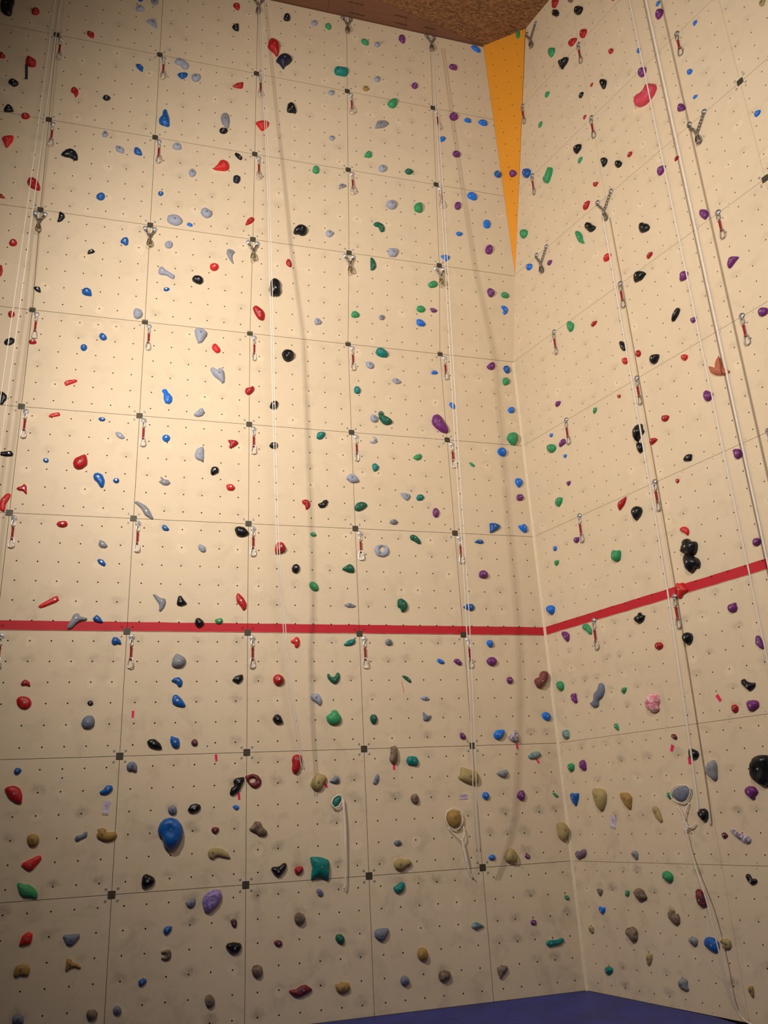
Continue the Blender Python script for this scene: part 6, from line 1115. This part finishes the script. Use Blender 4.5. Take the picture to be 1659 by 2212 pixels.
def anchor(fr, u1, v1, u2, v2, drop, ubias, label, dark):
    """two hangers joined by chain to a carabiner"""
    um, vm = (u1 + u2) / 2, (v1 + v2) / 2; Mw = fmat(fr, um, vm, .0005); Mi = Mw.inverted()
    e = empty('chain_anchor', Mw); tag(e, label, 'anchor', 'belay anchors of two hangers and chain')
    O_, X_, Y_, N_ = frame(fr); R = wall_rot(N_)
    J = O_ + X_ * (um + ubias) + Y_ * vm + N_ * .03 + Vector((0, 0, -drop))
    for (a, b) in ((u1, v1), (u2, v2)):
        obj('hanger', HGd if dark else HG, Mi @ fmat(fr, a, b, .0005), e)
        S0 = O_ + X_ * a + Y_ * b + N_ * .022 + Vector((0, 0, -.03)); d = J - S0; L = d.length
        n = max(1, int(round(L / .034))); t = d.normalized()
        for k in range(n):
            c = S0 + d * (k + .5) / n; x = t.cross(N_).normalized()
            if k % 2: x = (x * .3 + N_).normalized()
            z = x.cross(t).normalized(); x = t.cross(z).normalized()
            Ml = Matrix(((x.x, t.x, z.x, c.x), (x.y, t.y, z.y, c.y), (x.z, t.z, z.z, c.z), (0, 0, 0, 1)))
            obj('chain_link', LK, Mi @ Ml, e)
    base = Matrix.Translation(J + Vector((0, 0, .012))) @ R
    obj('ring', QLd, Mi @ base @ Matrix.Rotation(1.1, 4, 'Y'), e)
    obj('carabiner', BG2 if dark else BG, Mi @ Matrix.Translation((0, 0, -.055)) @ base @ Matrix.Rotation(-.2, 4, 'Y'), e)
    b = obj('carabiner', BG2 if dark else BG, Mi @ Matrix.Translation((.0, 0, -.055)) @ base @ Matrix.Rotation(.9, 4, 'Y'), e)
    return e
def plate(fr, u, v, label, bolts, group):
    o = obj('anchor_plate', PM, fmat(fr, u, v, .0008)); tag(o, label, 'wall plate', group)
    o_f = obj('frame', FR, Matrix.Identity(4), o)
    for k in (-1, 0, 1): obj('rib', RB, Matrix.Translation((.004 * k, .0165 * k, 0)), o)
    for sx, sy, red in bolts: obj('bolt', SC_r if red else SC_s, Matrix.Translation((sx * .052, sy * .050, -.0006)), o)
    return o
for row in range(0, 10):
    for j in range(0, 5):
        if j == 0 and row < 2: continue
        if row == 9 and j < 2: continue
        x = XL + 1.2 * j; fr, v = leftpos(row, x)
        if row == 5: fr, v = 'A', ROW * 3
        nm = f'{CN[j]} column line, {ROWN[row]}'
        if row == 9:
            anchor('C', x - .055, v - .035, x + .055, v - .035, .13, 0, f'{"chain belay anchor with two hangers under the ceiling, " + CN[j] + " column line"}', True); continue
        has_ch = row == 6; has_q = row >= 2 and row != 6
        if row < 2: b = [(-1, 1, 0), (1, 1, 0), (-1, -1, 0), (1, -1, 0)]
        elif has_ch: b = [(-1, 1, 0), (1, 1, 0)]
        else: b = [(-1, 1, row == 2), (1, 1, row == 2), (-1, -1, 0)]
        plate(fr, x, v, f'small dark square plate on left wall, {nm}', b, 'square plates at the panel corners')
        if has_ch:
            anchor('C', x - .052, v - .05, x + .052, v - .05, .12, 0, f'chain belay anchor on left wall, {nm}', False)
        if has_q:
            fq, vq = (fr, v - .055)
            if row == 6: fq = 'B'
            quickdraw(fq, x + .05, vq, f'red-slung quickdraw on left wall, {nm}', False, random.uniform(-.5, .5))
for nm, u, rows in (('line nearest the corner', .787, (2, 3, 4, 5, 7, 8)), ('middle line', 1.884, (2, 3, 4, 5, 7, 8)), ('right-hand line', 3.197, (3, 4, 5, 7))):
    for r in rows:
        quickdraw('R', u, Z2 + ROW * (r - 2) + .004, f'red-slung quickdraw on right wall, {nm}, {ROWN[r]}', True, random.uniform(-.3, .3))
for nm, a, b, r, z in (('line nearest the corner', .667, .859, 6, 6.655), ('middle line', 1.762, 1.979, 6, 6.655), ('right-hand line', 3.104, 3.293, 6, 6.647), ('beside the orange facet', 1.048, 1.233, 9, 10.097)):
    anchor('R', a, z, b, z, .19, -.02, f'Y-shaped chain belay anchor on right wall, {nm}', True)
plate('R', 3.727, 6.64, 'tilted dark square plate on right wall, fourth seam above red stripe', [(-1, 1, 0), (1, 1, 0), (-1, -1, 0), (1, -1, 0)], 'square plates on the right wall')
plate('R', 3.727, 5.437, 'dark square plate at right frame edge, third seam above red stripe', [(-1, 1, 0), (1, 1, 0), (-1, -1, 0), (1, -1, 0)], 'square plates on the right wall')

# ---------------------------------------------------------------- ropes and cords
def smoothpath(pts, n=6):
    pts = [Vector(p) for p in pts]; out = []
    for i in range(len(pts) - 1):
        p0 = pts[max(0, i - 1)]; p1 = pts[i]; p2 = pts[i + 1]; p3 = pts[min(len(pts) - 1, i + 2)]
        for k in range(n):
            t = k / n; out.append(.5 * ((2 * p1) + (-p0 + p2) * t + (2 * p0 - 5 * p1 + 4 * p2 - p3) * t * t + (-p0 + 3 * p1 - 3 * p2 + p3) * t ** 3))
    out.append(pts[-1]); return out
def rope(paths, r, label, name='rope', group=None):
    mb = MB()
    for p in paths: mb.tube(smoothpath(p), r, 6)
    o = obj(name, mb.mesh(name, (M_rope,), True)); tag(o, label, 'rope', group); return o
def wp(fr, u, v, h):
    O_, X_, Y_, N_ = frame(fr); return O_ + X_ * u + Y_ * v + N_ * h
def strands(pts, off):
    return [[Vector(p) + Vector((-off, 0, 0)) for p in pts], [Vector(p) + Vector((off, 0, 0)) for p in pts]]
rope(strands([(1.055, 7.80, 9.95), (1.13, 7.84, 8.2), (1.18, 7.85, 6.85), (1.255, 7.85, 2.96), (1.335, 8.0, 1.99), (1.41, 8.1, 1.27), (1.50, 8.2, .8), (1.57, 8.3, .44)], .012), .0045,
     'thin white doubled cord hanging from ceiling past the third column line of left wall', group='thin white pull cords')
rope(strands([(3.44, 7.80, 9.8), (3.40, 7.83, 8.3), (3.37, 7.85, 6.77), (3.32, 7.85, 5.05), (3.28, 7.85, 3.6), (3.25, 7.85, 2.14), (3.25, 8.0, .64), (3.27, 8.15, -.01), (3.33, 8.3, -.40)], .018), .005,
     'thin white doubled cord hanging along fifth column line of left wall', group='thin white pull cords')
rope(strands([(-1.33, 7.80, 9.8), (-1.37, 7.85, 6.6), (-1.40, 7.9, 4.9), (-1.42, 7.9, 3.0), (-1.42, 7.9, -1.2)], .03), .0045,
     'thin white doubled cord hanging at left frame edge of left wall', group='thin white pull cords')
rope([[wp('R', 3.085, 10.1, .25), wp('R', 3.085, 6, .25), wp('R', 3.08, 2, .25), wp('R', 3.08, -1.6, .25)]], .012,
     'bright white climbing rope hanging in front of right wall, right-hand line')
rope([[wp('R', 2.885, 10.1, .25), wp('R', 2.885, 6, .25), wp('R', 2.89, 2, .25), wp('R', 2.9, -1.6, .25)]], .0075,
     'fainter white rope just left of the bright rope on right wall')
rope([[wp('R', 1.915, 6.3, .14), wp('R', 1.925, 4.95, .14), wp('R', 1.925, 2.04, .14), wp('R', 1.89, .13, .17), wp('R', 1.86, -.12, .17)]], .009,
     'long white rope down the middle line of right wall, ending above the mat')
# slings looped round three holds
def nearest(fr, u, v):
    return min((h for h in HOLDS if h[1] == fr), key=lambda h: (h[2] - u) ** 2 + (h[3] - v) ** 2)
def loop_pts(h, grow, lift):
    P = resample(np.array(chaikin([np.array(q) for q in h[5]])), .03); c = P.mean(0)
    out = []
    for q in P:
        d = q - c; L = np.linalg.norm(d); q2 = q + d / L * grow; out.append(wp(h[1], h[2] + q2[0], h[3] + q2[1], lift))
    return out
def loop_sling(h, grow, lift, r, tails, label):
    mb = MB(); pts = loop_pts(h, grow, lift); mb.tube(pts, r, 6, True)
    for t in tails: mb.tube(smoothpath([wp(*p) for p in t], 5), r, 6)
    o = obj('cord_loop', mb.mesh('cord_loop', (M_rope,), True)); tag(o, label, 'cord', 'white cords looped round holds'); return o
h1 = nearest('A', 1.954, -1.706)
loop_sling(h1, .010, .035, .0075, [[('A', 2.0, -1.67, .035), ('A', 2.008, -1.8, .05), ('A', 2.011, -2.0, .05), ('A', 2.012, -2.3, .045), ('A', 2.005, -2.46, .04), ('A', 1.985, -2.49, .04)],
    [('A', 2.015, -1.68, .035), ('A', 2.02, -1.9, .05), ('A', 2.018, -2.2, .045), ('A', 2.012, -2.42, .04)]], 'white cord looped round the dark green hold with its tail hanging down')
h2 = nearest('A', 3.189, -1.927)
loop_sling(h2, .018, .030, .006, [[('A', 3.10, -2.0, .03), ('A', 3.19, -2.10, .05), ('A', 3.235, -2.14, .05)], [('A', 3.27, -2.0, .03), ('A', 3.262, -2.08, .05), ('A', 3.235, -2.14, .05), ('A', 3.25, -2.26, .05), ('A', 3.285, -2.42, .045), ('A', 3.33, -2.48, .04)],
    [('A', 3.238, -2.14, .05), ('A', 3.262, -2.27, .055), ('A', 3.272, -2.34, .05)]], 'white cord looped round the ochre hold, tail hanging down left wall')
h3 = nearest('R', 1.59, .037)
loop_sling(h3, .013, .028, .006, [[('R', 1.52, -.06, .02), ('R', 1.575, -.14, .03), ('R', 1.585, -.22, .03)], [('R', 1.66, -.04, .02), ('R', 1.60, -.15, .03), ('R', 1.588, -.22, .03)],
    [('R', 1.588, -.2, .03), ('R', 1.565, -.24, .035), ('R', 1.585, -.275, .035), ('R', 1.61, -.25, .03), ('R', 1.588, -.21, .03), ('R', 1.60, -.40, .04), ('R', 1.645, -.60, .05), ('R', 1.745, -.873, .10), ('R', 1.79, -1.233, .11), ('R', 1.79, -1.509, .07), ('R', 1.815, -1.69, .02), ('R', 1.90, -1.748, .04), ('R', 2.05, -1.752, .06), ('R', 2.25, -1.752, .03)], [('R', 1.59, -.24, .03), ('R', 1.65, -.25, .03), ('R', 1.70, -.22, .02)]],
    'white cord knotted round the slate grey hold, its tail reaching the mat')
# route cards and pink tape
def flat(name, fr, u, v, w_, h_, ang, mat, label, cat, group, curl=.004, extra=None):
    n = 5; vs = []; fs = []
    for i in range(n):
        t = i / (n - 1)
        for s in (0, 1):
            vs.append(((s - .5) * w_, (t - .5) * h_, .0012 + curl * t * t))
    for i in range(n - 1): fs.append((2 * i, 2 * i + 1, 2 * i + 3, 2 * i + 2))
    vs2 = [(x, y, z + .0006) for x, y, z in vs]; k = len(vs)
    F = [tuple(a + k for a in f) for f in fs] + [f[::-1] for f in fs] + [(0, 1, k + 1, k), (k - 2, k - 1, 2 * k - 1, 2 * k - 2)[::-1]]
    for i in range(n - 1): F += [(2 * i, 2 * i + 2, k + 2 * i + 2, k + 2 * i), (2 * i + 1, 2 * i + 3, k + 2 * i + 3, k + 2 * i + 1)[::-1]]
    o = obj(name, mesh_from(name, vs + vs2, F, (mat,)), fmat(fr, u, v, .0005) @ Matrix.Rotation(ang, 4, 'Z')); tag(o, label, cat, group); return o
CG = 'white route cards taped to the walls'
M_print = plain('faded_pink_print', srgb(206, 120, 150), .5); M_tape = plain('clear_tape', srgb(190, 172, 160), .15)
def card(fr, u, v, w_, h_, ang, label):
    o = flat('route_card', fr, u, v, w_, h_, ang, M_card, label, 'card', CG, .010)
    mb = MB()
    for k in range(3): mb.box((.0, h_ * (.18 - .14 * k), .0075 - .0022 * k), (w_ * .62, h_ * .05, .001))
    obj('print', mb.mesh('print', (M_print,)), None, o)
    obj('tape', MB().box((0, -h_ * .5, .003), (w_ * 1.05, h_ * .16, .001)).mesh('tape', (M_tape,)), None, o)
card('A', -.236, -1.655, .052, .115, -.14, 'white paper card on left wall below a small blue hold')
card('A', 3.305, -1.71, .090, .046, .05, 'white paper card on left wall above the corded ochre hold')
card('R', .67, -.187, .070, .115, -.28, 'white paper card on right wall below the ochre pointed hold')
PG = 'pink tape tags under starting holds'
for fr, u, v, a, l in (('A', -.046, -.812, 0, 'pink and white tape tag on left wall, second column, between seam and blue hold'),
    ('A', .757, -1.243, .1, 'pink tape tag left of third column line just under first seam below stripe'),
    ('A', .982, -1.608, .12, 'pink tape tag under the curved black hold beside maroon ring'),
    ('A', 1.841, -1.534, .6, 'pink tape tag between sand yellow hold and grey hold'),
    ('A', 2.566, -1.385, 0, 'pink tape tag hanging under the tall brown hold'),
    ('A', 3.973, -1.22, .15, 'pink tape tag under the marbled white hold'),
    ('A', 4.196, -1.376, .5, 'pink tape tag under the pale mint hold near the corner'),
    ('R', 2.168, .831, .45, 'pink tape tag on right wall left of a red hold'),
    ('R', 1.553, .449, -.5, 'pink tape tag on right wall under small maroon hold'),
    ('R', 1.732, .322, -.1, 'pink tape tag on right wall under black hold by the rope')):
    s = 1.5 if fr == 'R' else 1
    flat('tape_tag', fr, u, v, .022 * s, .065, a, M_pink, l, 'tape', PG)
M_strap = plain('black_webbing', (.02, .02, .022), .7)
flat('hanging_strap', 'C', -1.635, 1.79, .030, .19, .06, M_strap, 'thin black strap hanging from the red hold at upper left', 'strap', None, .02)
# chalk crosses and a marker line
def marks(name, fr, segs, w_, mat, label, cat):
    mb = MB()
    for (a, b, c, d) in segs:
        L = math.hypot(c - a, d - b); an = math.atan2(d - b, c - a); R = Matrix.Rotation(an, 3, 'Z')
        mb.box(((a + c) / 2, (b + d) / 2, .0006), (L, w_, .0008), 0, R)
    o = obj(name, mb.mesh(name, (mat,)), fmat(fr, 0, 0, .0002)); tag(o, label, cat); return o
M_chalk = plain('chalk', srgb(226, 214, 200), .9); M_mark = plain('red_marker', srgb(206, 96, 90), .8)
marks('chalk_cross', 'A', [(.63, -1.15, .71, -1.11), (.65, -1.10, .69, -1.16)], .012, M_chalk, 'white chalk cross above first seam below stripe, left of a plate', 'chalk mark')
marks('chalk_cross', 'A', [(-.69, -1.41, -.60, -1.35), (-.66, -1.36, -.625, -1.40)], .013, M_chalk, 'white chalk smear on left wall, second column, right of small blue hold', 'chalk mark')
marks('chalk_cross', 'A', [(2.50, -1.86, 2.52, -1.90)], .014, M_chalk, 'tiny chalk tick on left wall fourth column', 'chalk mark')
marks('marker_line', 'A', [(2.700, -.515, 2.712, -.575), (2.712, -.575, 2.722, -.637)], .006, M_mark, 'short red marker line under dark green hold on left wall', 'marker line')
# screws in pairs along the right wall joints (too small to pick apart)
mb = MB()
for s in range(-1, 9):
    z = Z2 + ROW * (s - 2)
    for k in range(16):
        u = .07 + .36 * k
        if u > 5.5 or u < ul(z) + .05: continue
        for dz in (-.022, .022):
            c = wp('R', u + (.012 if dz > 0 else 0), z + dz, .0); mb.lathe([(.004, 0), (.003, .0012), (.0001, .001)], 6, 0, fmat('R', u + (.012 if dz > 0 else 0), z + dz, 0))
o = obj('panel_screw', mb.mesh('panel_screw', (M_nut,)), None, wall_right)
o['kind'] = 'stuff'
